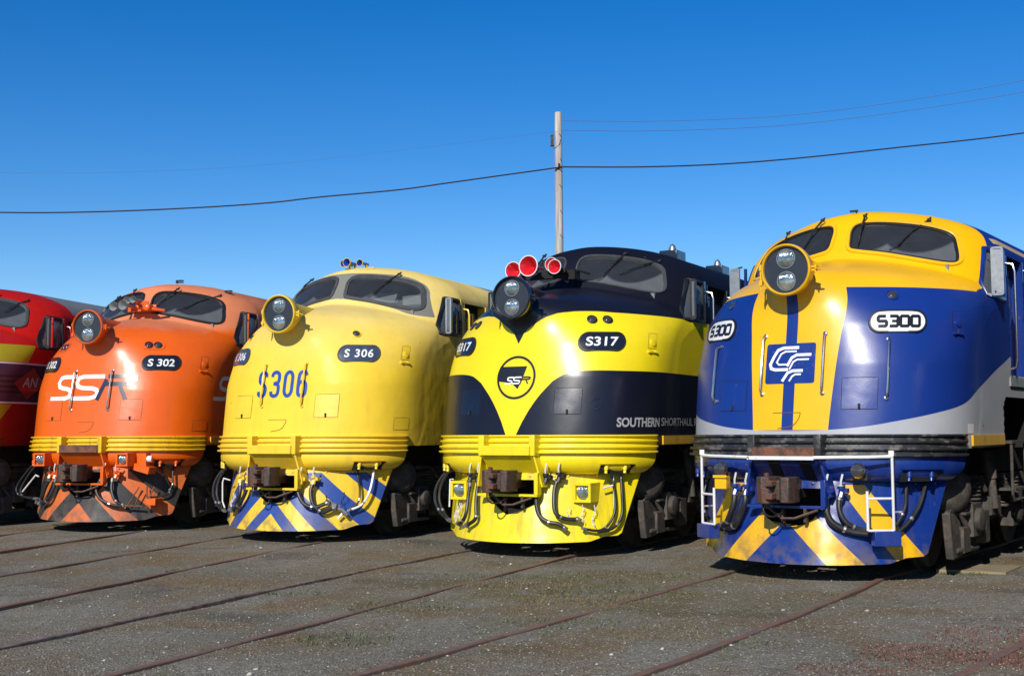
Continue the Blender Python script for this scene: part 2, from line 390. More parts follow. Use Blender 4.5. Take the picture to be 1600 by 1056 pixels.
def liv_red(n):
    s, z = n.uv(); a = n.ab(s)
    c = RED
    c = n.mix(n.lt(z, 1.95), c, (.22, .005, .005))  # darker red below: shade on the lower side painted into the colour
    yel = n.a2(n.a2(n.gt(z, 2.60), n.lt(z, 2.89)), n.lt(a, n.m('MULTIPLY_ADD', z, .3, 1.47)))
    c = n.mix(yel, c, (.36, .30, .01))
    c = n.mix(n.a2(n.gt(z, 1.95), n.lt(z, 2.58)), c, (.05, .022, .05))
    ln = n.a2(n.a2(n.gt(z, 2.08), n.lt(z, 2.42)), n.gt(n.m('SINE', n.m('MULTIPLY', z, 75)), .2, .3)); c = n.mix(ln, c, (.012, .009, .014))
    c = n.mix(n.lt(n.ab(n.m('SUBTRACT', z, 2.58)), .013), c, (.5, .45, .5)); c = n.mix(n.lt(n.ab(n.m('SUBTRACT', z, 1.945)), .013), c, (.5, .45, .5))
    y2 = n.a2(n.lt(z, 1.92), n.lt(a, n.m('MULTIPLY_ADD', z, .9, .35))); c = n.mix(y2, c, (.30, .21, .01))
    roof = n.a2(n.gt(n.y, 3.0), n.gt(z, 3.5)); return n.mix(roof, c, (.17, .19, .19))
def chev(base, alt, bands, slopes=None):
    def fn(n):
        x = n.ab(n.m('ADD', n.x, .03)); c = base
        for i, (a, b) in enumerate(bands):
            k = slopes[i] if slopes else 1.
            d = n.m('ADD', x, n.m('MULTIPLY', n.z, k)); c = n.mix(n.a2(n.gt(d, a, .008), n.a2(n.lt(d, b, .008), n.lt(n.z, .915, .01))), c, alt)
        return n.mix(n.m('MULTIPLY', n.a2(n.ramp(n.noise(7, 5), .42, .62), n.ramp(n.z, .46, .17)), .8), c, (.13, .10, .08))
    return fn
M = {}
M['b_body'] = paint('blue_yellow_silver_paint', liv_blue, .35, .25, .12, .07, side=True)
M['k_body'] = paint('black_lemon_paint', liv_black, .34, .2, .04, .07, side=True)
M['p_body'] = paint('faded_pale_yellow_paint', liv_pale, .60, .04, .35, .22, side=True)
M['o_body'] = paint('orange_paint', liv_orange, .39, .25, .25, .12, side=True)
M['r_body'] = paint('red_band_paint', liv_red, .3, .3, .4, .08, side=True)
M['blue'] = paint('blue_paint', BLUE, .26, .6, .5, .1, chips=.3); M['yel'] = paint('cab_yellow_paint', YEL, .28, .6, .3, .06)
M['lem'] = paint('lemon_paint', LEM, .26, .7, .3, .05); M['pale'] = paint('pale_yellow_paint', PALE, .42, .3, .45, .14, chips=.1)
M['org'] = paint('orange_detail_paint', ORG, .32, .5, .6, .12, chips=.25); M['navy'] = paint('black_paint', NAVY, .22, .9, .1, .05)
M['red'] = paint('red_paint', RED, .3, .6, .4, .08)
M['b_pil'] = paint('blue_pilot_chevrons', chev(BLUE, YEL, [(.575, .905), (1.12, 1.345)], [1., .704]), .25, .6, .7, .22, chips=.25)
M['p_pil'] = paint('yellow_pilot_chevrons', chev((.86, .56, .03), (.025, .07, .30), [(.38, .58), (.80, 1.05), (1.30, 1.53), (1.78, 2.0)]), .42, .25, .5, .15, chips=.2)
M['o_pil'] = paint('orange_pilot_chevrons', chev((.62, .14, .03), (.030, .028, .026), [(.43, .76), (1.02, 1.30), (1.56, 1.85)]), .55, .1, 1.1, .2, chips=.35)
M['k_pil'] = paint('lemon_pilot_paint', LEM, .3, .6, .8, .15, chips=.18, chipcol=(.35, .35, .33))
M['r_pil'] = paint('dark_pilot_paint', (.03, .02, .02), .5, .1, .6)
M['o_band'] = paint('worn_yellow_band', (.80, .50, .01), .4, .3, 1.4, .1, chips=.4, chipcol=(.2, .08, .03)); M['b_band'] = flat('black_worn_band', (.028, .029, .031), .42, 0, .4, 10, .2, rust=.35, rustc=(.17, .15, .13))
M['rusty'] = flat('rusty_steel', (.085, .05, .04), .75, .1, .5, 14, .5, rust=.7, rustc=(.19, .07, .035))
M['coup'] = flat('coupler_steel', (.075, .058, .050), .55, .3, .5, 12, .5, rust=.5, rustc=(.12, .05, .03))
M['grime'] = flat('grimy_steel', (.075, .066, .058), .8, .1, .5, 9, .5, rust=.4, rustc=(.12, .095, .075))
M['black'] = flat('matt_black', (.006, .006, .006), .8, 0, .2)
M['rub'] = flat('rubber_hose', (.016, .016, .017), .45, 0, .3, 20, .1)
M['gask'] = flat('grey_gasket', (.055, .06, .062), .6, 0, .3, 12, .05); M['bgask'] = flat('black_gasket', (.012, .012, .013), .45, 0, .3)
M['chrome'] = flat('chrome', (.65, .64, .62), .28, 1., .1, 20, .05); M['fit'] = flat('hose_fitting_metal', (.20, .19, .18), .45, .6, .3, 20, .2)
M['alu'] = flat('aluminium', (.50, .49, .47), .4, .9, .2, 20, .1)
M['white'] = paint('white_paint', WHITE, .35, .3, .5, .03, chips=.25, chipcol=(.2, .09, .05)); M['letw'] = flat('white_letter', (.78, .78, .77), .4, 0, .06, 6, 0, coat=.4)
M['letn'] = flat('navy_letter', (.014, .018, .04), .3, 0, .1, 6, 0, coat=.5); M['letb'] = flat('blue_letter', (.015, .06, .33), .4, 0, .12, 9, 0, coat=.2)
M['letk'] = flat('black_letter', (.010, .010, .011), .35, 0, .1, 6, 0, coat=.4); M['letg'] = flat('grey_letter', (.36, .36, .37), .4, 0, .1, 6, 0)
M['plk'] = flat('dark_plate', (.012, .014, .022), .22, 0, .1, 6, .02, coat=.8); M['plg'] = flat('grey_plate', (.05, .07, .11), .25, 0, .3, 8, .02, coat=.6)
M['plw'] = flat('white_plate', (.76, .76, .74), .3, 0, .05, 6, 0, coat=.5); M['wiper'] = flat('wiper_metal', (.035, .033, .032), .5, .5, .3, 20, .05, rust=.2)
M['int'] = flat('cab_interior', (.20, .23, .22), .8, 0, .2, 3, .05); M['intl'] = flat('pale_cream', (.42, .42, .36), .8, 0, .15, 3, .05)
M['horn_r'] = flat('red_horn', (.62, .012, .02), .25, 0, .15, 15, .05, coat=.8); M['horn_g'] = flat('grey_horn', (.30, .33, .34), .45, .2, .2, 15, .05)
M['horn_b'] = flat('blue_horn', (.02, .05, .30), .35, 0, .15, 15, .05, coat=.5); M['maroon'] = flat('maroon_emblem', (.20, .02, .02), .4, 0, .2, 6, 0)
M['seam'] = flat('brown_seam_line', (.16, .075, .012), .7, 0, .3)  # brown colour of the seam and hatch gap lines
M['lampk'] = flat('lamp_backing', (.035, .042, .052), .35, .3, .15, 8, .05); M['ochor'] = paint('sill_yellow', (.72, .40, .01), .4, .3, 1.0, .05, chips=.3)
def mk_glass():
    m, n = newmat('cab_glass'); t = n.t
    tr = t.nodes.new('ShaderNodeBsdfTransparent'); tr.inputs[0].default_value = (.55, .60, .62, 1)
    gl = t.nodes.new('ShaderNodeBsdfGlossy'); gl.inputs['Roughness'].default_value = .04
    fr = t.nodes.new('ShaderNodeFresnel'); fr.inputs[0].default_value = 1.5
    mx = t.nodes.new('ShaderNodeMixShader'); n.set(mx.inputs[0], n.m('MULTIPLY_ADD', fr.outputs[0], .95, .04)); t.links.new(tr.outputs[0], mx.inputs[1]); t.links.new(gl.outputs[0], mx.inputs[2])
    df = t.nodes.new('ShaderNodeBsdfDiffuse'); df.inputs[0].default_value = (.35, .37, .38, 1)
    ax_ = n.ab(n.x); clean = 0.
    for px_, pz_, rr in ((.24, 3.80, .43), (.78, 3.76, .42)):
        dx = n.m('SUBTRACT', ax_, px_); dz = n.m('SUBTRACT', n.z, pz_); d2 = n.m('SQRT', n.m('ADD', n.a2(dx, dx), n.a2(dz, dz)))
        clean = n.m('MAXIMUM', clean, n.lt(d2, rr, .03))
    film = n.m('MULTIPLY_ADD', n.inv(clean), .20, .07)
    m2 = t.nodes.new('ShaderNodeMixShader'); n.set(m2.inputs[0], n.a2(film, n.m('MULTIPLY_ADD', n.noise(4, 4), .8, .6))); t.links.new(mx.outputs[0], m2.inputs[1]); t.links.new(df.outputs[0], m2.inputs[2])
    t.links.new(m2.outputs[0], n.out.inputs[0]); return m
M['glass'] = mk_glass()
def mk_lens():
    m, n = newmat('lamp_lens'); w = n.t.nodes.new('ShaderNodeTexWave'); w.inputs['Scale'].default_value = 22; w.inputs['Distortion'].default_value = 1.5; n.t.links.new(n.obj, w.inputs[0])
    n.set(n.p.inputs['Base Color'], n.mix(n.ramp(n.noise(11, 3), .35, .7), (.24, .31, .31), (.66, .70, .70))); n.p.inputs['Metallic'].default_value = .75; n.p.inputs['Roughness'].default_value = .14
    n.p.inputs['Coat Weight'].default_value = 1.; n.set(n.p.inputs['Normal'], n.bump(w.outputs[0], .55, .012)); return m
M['lens'] = mk_lens()
M['mklens'] = flat('marker_lens', (.06, .055, .05), .08, .2, .2, 10, 0, coat=1.); M['mkred'] = flat('red_marker_lens', (.10, .02, .02), .10, 0, .2, 10, 0, coat=1.)

# ================= shared body shell =================
GLASS = catmull([(.125, 3.43), (.105, 3.53), (.10, 3.63), (.135, 3.70), (.24, 3.725), (.5, 3.712), (.80, 3.665), (1.0, 3.60), (1.09, 3.53), (1.135, 3.42), (1.165, 3.30), (1.155, 3.235), (1.07, 3.222), (.85, 3.265), (.5, 3.345), (.22, 3.395)], 4, True)
SIDEW = [(1.93, 2.87), (2.29, 3.40), (2.32, 3.41), (2.60, 3.39), (2.60, 2.87)]
DOOR = [(2.74, 2.03), (2.74, 3.38), (3.50, 3.38), (3.50, 2.03)]
STEPS = [(2.34, 1.20), (2.34, 1.70), (2.44, 1.80), (3.75, 1.80), (3.75, 1.20)]
def row(z):
    w = float(pchip(z, WZ, WW)); th = np.linspace(-math.pi/2, math.pi/2, 801); x = w*np.sin(th); y = surfy(x, z)
    d = np.r_[0, np.cumsum(np.hypot(np.diff(x), np.diff(y)))]; h_ = len(x)//2
    f_ = np.linspace(0, 1, 101); dl = d[:h_+1]; g1 = dl[-1]*f_; xl, yl = np.interp(g1, dl, x[:h_+1]), np.interp(g1, dl, y[:h_+1])
    x = np.r_[xl, -xl[::-1][1:]]; y = np.r_[yl, yl[::-1][1:]]
    ye = y[0]; Y = 4.6; ty = np.linspace(0, 1, 90)[1:]; yy = ye+(Y-ye)*ty
    yy = np.r_[yy, 5.2, 7, 9, 12, 15, 18.]
    L = np.c_[np.full(len(yy), -w), yy][::-1]; Rr = np.c_[np.full(len(yy), w), yy]
    P = np.r_[L, np.c_[x, y], Rr]; d = np.r_[0, np.cumsum(np.hypot(*np.diff(P, axis=0).T))]; mid = len(L)+100
    return P, d-d[mid]
def shell_mesh():
    zs = np.r_[np.linspace(1.26, 3.08, 76), np.linspace(3.10, 3.74, 46), np.linspace(3.755, ZTOP-.004, 26)]
    rows = [row(z) for z in zs]; n = len(rows[0][0]); V = np.array([[(p[0], p[1], z) for p in r[0]] for r, z in zip(rows, zs)])
    S = np.array([r[1] for r in rows]); me = bpy.data.meshes.new('locomotive_body')
    G = np.array(GLASS)
    X, Y, Z = V[..., 0], V[..., 1], V[..., 2]
    hole = inside(offpoly(G, .010), np.abs(X), Z) & (Y < 3)
    hole |= inside(SIDEW, Y, Z) & (np.abs(X) > 1.2) & (Y > 1.78)
    hole |= inside(DOOR, Y, Z) & (np.abs(X) > 1.2)
    hole |= inside(STEPS, Y, Z) & (np.abs(X) > 1.2)
    F = []; UV = []
    for i in range(len(zs)-1):
        for j in range(n-1):
            if hole[i, j] and hole[i, j+1] and hole[i+1, j] and hole[i+1, j+1]: continue
            F.append((i*n+j, i*n+j+1, (i+1)*n+j+1, (i+1)*n+j))
            UV += [(S[i, j], zs[i]), (S[i, j+1], zs[i]), (S[i+1, j+1], zs[i+1]), (S[i+1, j], zs[i+1])]
    Vf = V.reshape(-1, 3)
    t = (len(zs)-1)*n; F.append(tuple(range(t, t+n))); UV += [(S[-1, j], zs[-1]) for j in range(n)]
    me.from_pydata([tuple(v) for v in Vf], [], F); uv = me.uv_layers.new(name='girth'); uv.data.foreach_set('uv', np.array(UV).ravel())
    me.polygons.foreach_set('use_smooth', [True]*len(me.polygons)); me.update(); return me
SHELL = shell_mesh()
def girth(y, z):
    s_, x_, y_ = arctab(z); return s_[-1]+y-y_[-1]

# ================= glyphs =================
def g_S(w=.5, r=.22): return catmull([(w, .80), (w*.93, .93), (w*.5, 1), (w*.10, .93), (0, .76), (w*.10, .60), (w*.5, .50), (w*.9, .40), (w, .24), (w*.9, .07), (w*.5, 0), (w*.07, .07), (0, .20)], 5)
def g_3(w=.5): return catmull([(0, .80), (w*.1, .94), (w*.5, 1), (w*.9, .93), (w, .76), (w*.9, .58), (w*.45, .525)], 5)+catmull([(w*.45, .515), (w*.9, .46), (w, .26), (w*.9, .07), (w*.5, 0), (w*.08, .06), (0, .20)], 5)
def g_0(w=.5):
    r = w/2; return arcp(r, 1-r, r, r, 180, 0, 10)+arcp(r, r, r, r, 0, -180, 10)
def g_6(w=.5): return catmull([(w*.97, .83), (w*.86, .95), (w*.5, 1), (w*.1, .93), (0, .72), (0, .28), (w*.1, .06), (w*.5, 0), (w*.9, .06), (w, .28), (w*.92, .50), (w*.5, .58), (w*.12, .52), (.005, .40)], 5)
SSR_PX = [([(470, 645), (385, 645), (360, 653), (349, 680), (359, 703), (385, 712), (412, 715), (434, 724), (441, 743), (431, 764), (405, 773), (297, 773)], False, 0),
          ([(636, 645), (512, 645), (485, 653), (473, 678), (484, 703), (511, 712), (572, 715), (598, 724), (605, 745), (592, 764), (560, 773), (447, 773)], False, 0),
          ([(655, 645), (780, 645), (803, 652), (806, 668), (792, 684), (762, 690), (636, 690)], False, 1), ([(648, 662), (606, 785)], False, 1), ([(722, 690), (764, 782)], False, 1)]
def ssr(s0, s1, z0, z1, w, fn):
    tr = lambda x, y: (s0+(x-297)/(815-297)*(s1-s0), z0+(785-y)/(785-633)*(z1-z0))
    a = strokes_mb([(p, c, w) for p, c, k in SSR_PX if k == 0], w, tr, fn, .004); b = strokes_mb([(p, c, w) for p, c, k in SSR_PX if k == 1], w, tr, fn, .0055)
    return a, b
OCT = {'S': [(.9, 1), (.12, 1), (0, .88), (0, .62), (.12, .5), (.88, .5), (1, .38), (1, .12), (.88, 0), (.05, 0)],
       '3': [(.05, 1), (.88, 1), (1, .88), (1, .62), (.88, .5), (1, .38), (1, .12), (.88, 0), (.05, 0)], '3b': [(.30, .5), (.86, .5)],
       '0': [(.12, 1), (.88, 1), (1, .88), (1, .12), (.88, 0), (.12, 0), (0, .12), (0, .88)]}

def dens(P, n=6):
    o = []
    for i in range(len(P)):
        a, b = np.array(P[i]), np.array(P[(i+1) % len(P)]); o += [a+(b-a)*t for t in np.linspace(0, 1, n+1)[:-1]]
    return o
# ================= locomotive parts =================
def build_plate(root, side, style, txt):
    fn = lambda u, v, o: SP(u, v, o); cs = 1.01*side; cz = 2.505
    out = stadium(cs, cz, .275, .102, 7)
    p = part('number_plate', conform([out], lambda u, v, i: fn(u, v, .012), .05), M[{'w': 'plw', 'k': 'plk', 'g': 'plg'}[style]], root, None)
    part('plate_rim', ring_mb(out, fn, .008, .018, .020), M['bgask'] if style != 'g' else M['gask'], p)
    if style == 'w':
        x = cs-.20; mb = MB()
        for ch in 'S300':
            q = [stroke([(x+a*.082, cz-.050+b*.100) for a, b in OCT[ch]], .030, ch == '0')]
            if ch == '3': q[0] += stroke([(x+a*.082, cz-.050+b*.100) for a, b in OCT['3b']], .024)
            sub = conform(q[0], lambda u, v, i: fn(u, v, .015+.0004*(i > 7)), .06); mb.add(sub.v, sub.f, 0); x += .109
        part('number', mb, M['letk'], p)
    else:
        part('number', text_mb(txt, cs-.195, cs+.195, cz-.056, cz+.056, fn, .022, .0155, gap=.12 if style == 'g' else 0), M['letw'], p)
def build_headlight(root, mat, ringmat=None):
    c = (0, 0, 3.04); h = part('headlight', MB().lathe([(0.0, .240), (.02, .250), (.0, .258), (-.03, .258), (-.045, .250), (-.10, .246), (-.15, .215), (-.26, .18), (-.75, .15)], c, (0, -1, 0), 48, True), mat, root)
    part('lamp_rim', MB().lathe([(-.02, .232), (.035, .236), (.046, .246), (.035, .259), (-.01, .263), (-.04, .252)], c, (0, -1, 0), 48, False), ringmat or mat, h)
    part('lamp_backing', MB().lathe([(.004, .235), (.006, .0)], c, (0, -1, 0), 40, False), M['lampk'], h)
    for dz in (.112, -.112):
        part('lens', MB().lathe([(.006, .088), (.015, .086), (.026, .066), (.033, .036), (.036, .001)], (c[0], c[1], c[2]+dz), (0, -1, 0), 28, False), M['lens'], h)
        part('lens_ring', MB().lathe([(.005, .089), (.016, .091), (.016, .097), (.005, .099)], (c[0], c[1], c[2]+dz), (0, -1, 0), 28, False), M['alu'], h)
    k = MB().box((.285, .02, 3.02), (.05, .05, .018)).box((.285, .02, 3.055), (.05, .05, .018)); k.tube([(.30, .0, 2.99), (.30, .0, 3.08)], .008)
    k.tube([(.31, -.02, 3.035), (.345, .03, 3.02)], .009); k; hg = MB().box((-.283, .03, 3.08), (.03, .04, .05)).box((-.283, .03, 2.93), (.03, .04, .05)).tube([(-.290, .03, 2.86), (-.290, .03, 3.12)], .009); part('lamp_hinge', hg, mat, h)
    part('clamp', k, mat, h)
def build_windows(root, cfg):
    for sg in (1, -1):
        fn = lambda x, z, o=0.: CP(x, z, o); G = [(sg*a, b) for a, b in GLASS]
        w = part('windscreen', conform([offpoly(G, .006)], lambda u, v, i: fn(u, v, -.012), .09), M['glass'], root)
        fr = cfg['frame']
        a_, b_ = cfg.get('fw', (.018, .020)); part('windscreen_frame', ring_mb(offpoly(G, .012), fn, a_, b_, .018), M[fr[0]], w)
        if len(fr) > 1: part('windscreen_seal', ring_mb(offpoly(G, -.008), fn, .014, .010, .010), M[fr[1]], w)
        # cab side window, open door way
        y = [(a+0., b) for a, b in SIDEW]
        def fs(u, v, o=0., sg=sg):
            s_, x_, y_ = arctab(v); s = s_[-1]+u-y_[-1] if u > y_[-1] else np.interp(u, y_, s_)
            return SP(sg*s, v, o)
        part('side_window', conform([SIDEW], lambda u, v, i: fs(u, v, -.02), .1), M['glass'], root)
        part('side_window_frame', ring_mb(dens(SIDEW), fs, .026, .030, .012), M[cfg.get('sideframe', fr[0])], root)
        part('window_pillar', MB().box((sg*1.458, 2.30, 3.13), (.03, .03, .54)), M[cfg['trim']], root)
        dfr = MB().prism([(2.60, 2.86), (2.66, 2.86), (2.66, 3.41), (2.60, 3.41)], sg*1.44, sg*1.472, 'yz'); part('door_post', dfr, M[cfg['trim']], root)
        stp = MB().box((sg*1.05, 3.05, 1.52), (.02, 1.44, .60)).box((sg*1.25, 2.33, 1.52), (.42, .02, .58)).box((sg*1.25, 3.76, 1.52), (.42, .02, .58)).box((sg*1.25, 3.05, 1.815), (.44, 1.44, .02))
        sp_ = part('step_recess', stp, M['black'], root); part('step_tread', MB().box((sg*1.34, 3.12, 1.30), (.24, .7, .03)), M['grime'], sp_); part('step_tread', MB().box((sg*1.36, 3.12, .78), (.22, .62, .03)), M['grime'], sp_)
        part('step_hanger', MB().tube([(sg*1.44, 2.80, 1.30), (sg*1.44, 2.80, .72), (sg*1.44, 2.86, .66), (sg*1.44, 3.38, .66), (sg*1.44, 3.44, .72), (sg*1.44, 3.44, 1.30)], .018, 8), M['grime'], sp_)
        rec = MB().box((sg*1.33, 3.12, 2.58), (.02, .9, 1.2)).box((sg*1.40, 2.725, 2.7), (.14, .02, 1.34)).box((sg*1.40, 3.515, 2.7), (.14, .02, 1.34)).box((sg*1.40, 3.12, 2.02), (.14, .8, .02))
        d = part('cab_door', rec, M[cfg['door']], root)
        part('door_window', MB().box((sg*1.342, 3.12, 3.05), (.012, .5, .42)), M['glass'], d)
        for yy in (2.70, 3.55):
            part('door_handrail', MB().tube([(sg*1.49, yy, 2.10), (sg*1.55, yy, 2.12), (sg*1.56, yy, 2.2), (sg*1.56, yy, 3.18), (sg*1.54, yy, 3.26), (sg*1.46, yy, 3.28)], .014, 8), M[cfg['rail']], root)
        wd = cfg['deflector']
        if wd:
            y0 = 2.12; mb = MB(); x0, x1 = 1.465, 1.465+wd
            o = stadium((x0+x1)/2, 3.13, wd/2, .25, 4, min(1, wd/.5)*.28)
            I = offpoly(o, -.012); O = offpoly(o, .012)
            for k in range(len(o)):
                j = (k+1) % len(o); A = [(O[k], y0-.012), (O[j], y0-.012), (I[j], y0-.012), (I[k], y0-.012)]
                mb.add([(sg*p[0], yy, p[1]) for p, yy in A]+[(sg*p[0], yy+.024, p[1]) for p, yy in A], [(0, 1, 2, 3), (7, 6, 5, 4), (0, 4, 5, 1), (2, 6, 7, 3)])
            dd = part('wind_deflector', mb, M[cfg['defmat']], root)
            part('deflector_glass', MB().box((sg*(x0+x1)/2, y0, 3.13), (wd-.02, .006, .47)), M['alu'] if wd > .09 else M['glass'], dd)
            part('deflector_bracket', MB().tube([(sg*1.45, y0, 2.90), (sg*(x0+.02), y0, 2.86), (sg*(x0+.03), y0, 2.92)], .01).tube([(sg*1.42, y0, 3.40), (sg*(x0+.03), y0, 3.385)], .01), M['wiper'], dd)
    for x, z, x2, z2 in cfg['wipers']:
        a = CP(x, min(z, 3.74), .05); a[2] = z; b = CP(x2, z2, .03); m_ = (a+b)/2+np.array([0, -.02, .01])
        w = part('wiper', MB().tube([a+np.array([.0, .06, .03]), a, m_], .012, 6).tube([m_, b], .007, 6).box(tuple(a), (.032, .05, .028)), M['wiper'], root)
        c0 = CP(x2-(x-x2)*.35, z2-.045 if z2 > 3.36 else z2, .012); c1 = CP(x2+(x-x2)*.45, z2+(z-z2)*.48, .012)
        part('wiper_blade', MB().tube([c0, CP((x2*1.1+x*.1)/1.2, z2+.01, .02), c1], .006, 6), M['bgask'], w)
def build_interior(root, pale_panels):
    mb = MB().box((0, 2.9, 2.1), (2.6, 2.9, .04)).box((0, 4.3, 2.84), (2.6, .05, 1.45)); mb.box((0, 2.0, 2.75), (2.2, .45, .9)); mb.box((.75, 2.3, 2.9), (.5, .5, .55)).box((-.75, 2.3, 2.85), (.6, .5, .4))
    mb.box((1.30, 4.0, 2.7), (.02, .6, 1.2)).box((-1.30, 4.0, 2.7), (.02, .6, 1.2))
    p = part('cab_interior', mb, M['int'], root)
    s = MB().box((.75, 3.3, 2.75), (.5, .12, .65)).box((.75, 3.05, 2.5), (.5, .5, .12)).box((-.75, 3.3, 2.75), (.5, .12, .65)).box((-.75, 3.05, 2.5), (.5, .5, .12)); part('seat', s, M['bgask'], p, bevel=.03)
    if pale_panels: part('added_pale_panel', MB().box((.42, 2.15, 3.44), (.44, .012, .15)).box((.86, 2.22, 3.40), (.34, .012, .15)), M['intl'], p, bevel=.004)  # pale panels added behind the windscreen to show as bright sunlit patches
    vs = MB().box((.6, 2.45, 3.62), (.8, .012, .10), ('X', -.5)); part('sun_visor', vs, M['int'], p)
def build_marker(root, lights, plate=None):
    for side in (1, -1):
        for ds, red in lights:
            s = side*ds; z = 2.782; P = SP(s, z, 0); Q = SP(s, z, .05); ax = Q-P; ax /= np.linalg.norm(ax)
            m_ = part('marker_light', MB().lathe([(-.01, .064), (.012, .064), (.016, .055), (.008, .050)], P, ax, 24, False), plate or M['bgask'], root)
            part('lens', MB().lathe([(.004, .051), (.016, .046), (.026, .032), (.031, .001)], P, ax, 20, False), M['mkred' if red else 'mklens'], m_)
def handrail(root, s, zt, zb, mat):
    a, b = SP(s, zt), SP(s, zb); ua, ub = SP(s, zt-.045, .055), SP(s, zb+.045, .055)
    mb = MB().tube([a, SP(s, zt-.01, .035), ua, ub, SP(s, zb+.01, .035), b], .0125, 8, smooth=0)
    for p, q in ((a, SP(s, zt, .02)), (b, SP(s, zb, .02))): mb.lathe([(0, .024), (.012, .024), (.018, .015)], p, (q-p), 12)
    part('handrail', mb, M[mat], root)
def hatch(root, s0, s1, z0, z1, mat, latch=True, gap='black'):
    o = [(s0, z0), (s1, z0), (s1, z1), (s0, z1)]; o2 = []
    for i in range(4):
        a, b = np.array(o[i]), np.array(o[(i+1) % 4]); o2 += [a+(b-a)*t for t in np.linspace(0, 1, 7)[:-1]]
    fn = lambda u, v, f=0.: SP(u, v, f)
    h = part('access_hatch', conform([offpoly(o2, -.004)], lambda u, v, i: fn(u, v, .004), .05), mat, root)
    mb = MB()
    for k in range(len(o2)):
        j = (k+1) % len(o2); I, O = offpoly(o2, -.0028), offpoly(o2, .0028)
        mb.add([fn(*O[k], .0012), fn(*O[j], .0012), fn(*I[j], .0012), fn(*I[k], .0012)], [(0, 1, 2, 3)])
    part('hatch_gap', mb, M[gap], h)
    if latch: a = fn(s0+(s1-s0)*.5, z0+.03, .012); part('latch', MB().box(a, (.02, .02, .05)), M['wiper'], h)
def lens_box(root, c, w, mat, facing=0., depth=.18):
    mb = MB(); t = w*.14
    mb.box((c[0], c[1]+depth/2, c[2]), (w, depth, w))
    for dx, dz, sx, sz in ((0, w/2-t/2, w, t), (0, -w/2+t/2, w, t), (w/2-t/2, 0, t, w-2*t), (-w/2+t/2, 0, t, w-2*t)): mb.box((c[0]+dx, c[1]-.02, c[2]+dz), (sx, .04, sz))
    d = part('ditch_light', mb, mat, root, bevel=.004)
    part('lens', MB().lathe([(.001, w*.35), (.02, w*.33), (.032, w*.22), (.038, .001)], c, (0, -1, 0), 26, False), M['lens'], d)
def build_band(root, mat, platemat, posts=True):
    prof = [(-.02, 1.402), (.060, 1.400), (.066, 1.392), (.062, 1.381), (.022, 1.375), (.024, 1.343), (.070, 1.338), (.076, 1.328), (.070, 1.316), (.030, 1.308), (.032, 1.276), (.078, 1.270), (.084, 1.258), (.078, 1.246), (.036, 1.238), (.036, 1.213), (.080, 1.207), (.086, 1.196), (.080, 1.185), (-.02, 1.178)]
    rings = []
    for s in np.linspace(-1.92, 1.92, 121):
        r_ = []; k = min(1, (1.92-abs(s))/.06+.25)
        for o, z in prof: r_.append(SP(s, max(z, 1.16), o*k*.72 if o > 0 else o))
        rings.append(r_)
    mb = MB(); mb.rings(rings, True, True); b = part('buffer_band', mb, mat, root, angle=25)
    for x in (-.34, .34):
        part('band_post', MB().box((x, -.085, 1.285), (.075, .19, .245)), mat if posts is True else posts, b, bevel=.008)
    st = MB().box((0, -.19, 1.225), (.64, .035, .115)).box((0, -.09, 1.172), (.62, .2, .014)); part('step_plate', st, platemat, root, bevel=.006)
    return b
def build_bell(root, mat):
    """rounded lower nose under the buffer band"""
    prof = [(1.185, .005, 1.90), (1.13, .012, 1.885), (1.08, .010, 1.86), (1.03, -.01, 1.83), (.985, -.045, 1.79), (.955, -.09, 1.76), (.945, -.14, 1.73)]
    n = 91; V = []; F = []
    for z, o, sm in prof:
        for k in range(n):
            s = -sm+2*sm*k/(n-1); P = SP(s, 1.2, o); V.append((P[0], P[1], z))
    for i in range(len(prof)-1):
        for k in range(n-1): F.append((i*n+k, i*n+k+1, (i+1)*n+k+1, (i+1)*n+k))
    # returns at both ends and a floor
    b = MB().add(V, F); e = len(prof)
    for k in (0, n-1):
        P = [V[i*n+k] for i in range(e)]; Q = [(p[0]*.86, p[1]+.30, p[2]) for p in P]
        b.add(P+Q, [(i, i+1, e+i+1, e+i) for i in range(e-1)])
    return part('lower_nose', b, mat, root)
def build_draft(root, mat, inner):
    cav = MB().prism([(-.17, 1.162), (.045, .945), (.10, .945), (.10, 1.162)], -.335, .335, 'yz'); part('draft_pocket', cav, mat, root)
    for x in ((-.12, .20) if inner else ()): part('pocket_channel', MB().prism([(-.178, 1.160), (.037, .943), (.06, .943), (-.155, 1.160)], x-.055, x+.055, 'yz'), M['black'], root)
    w = MB()
    for sg in (-1, 1):
        q = [(sg*.34, -.16, 1.165), (sg*.34, .05, 1.165), (sg*.42, .05, .80), (sg*.42, -.10, .80)]; q2 = [(a+sg*.025, b, c) for a, b, c in q]
        w.add(q+q2, [(0, 1, 2, 3), (7, 6, 5, 4), (0, 4, 5, 1), (1, 5, 6, 2), (2, 6, 7, 3), (3, 7, 4, 0)])
    w.box((.385, -.12, .84), (.05, .10, .26)); w.box((0, -.12, .705), (.80, .09, .03))
    part('draft_bracket', w, mat, root, bevel=.005)
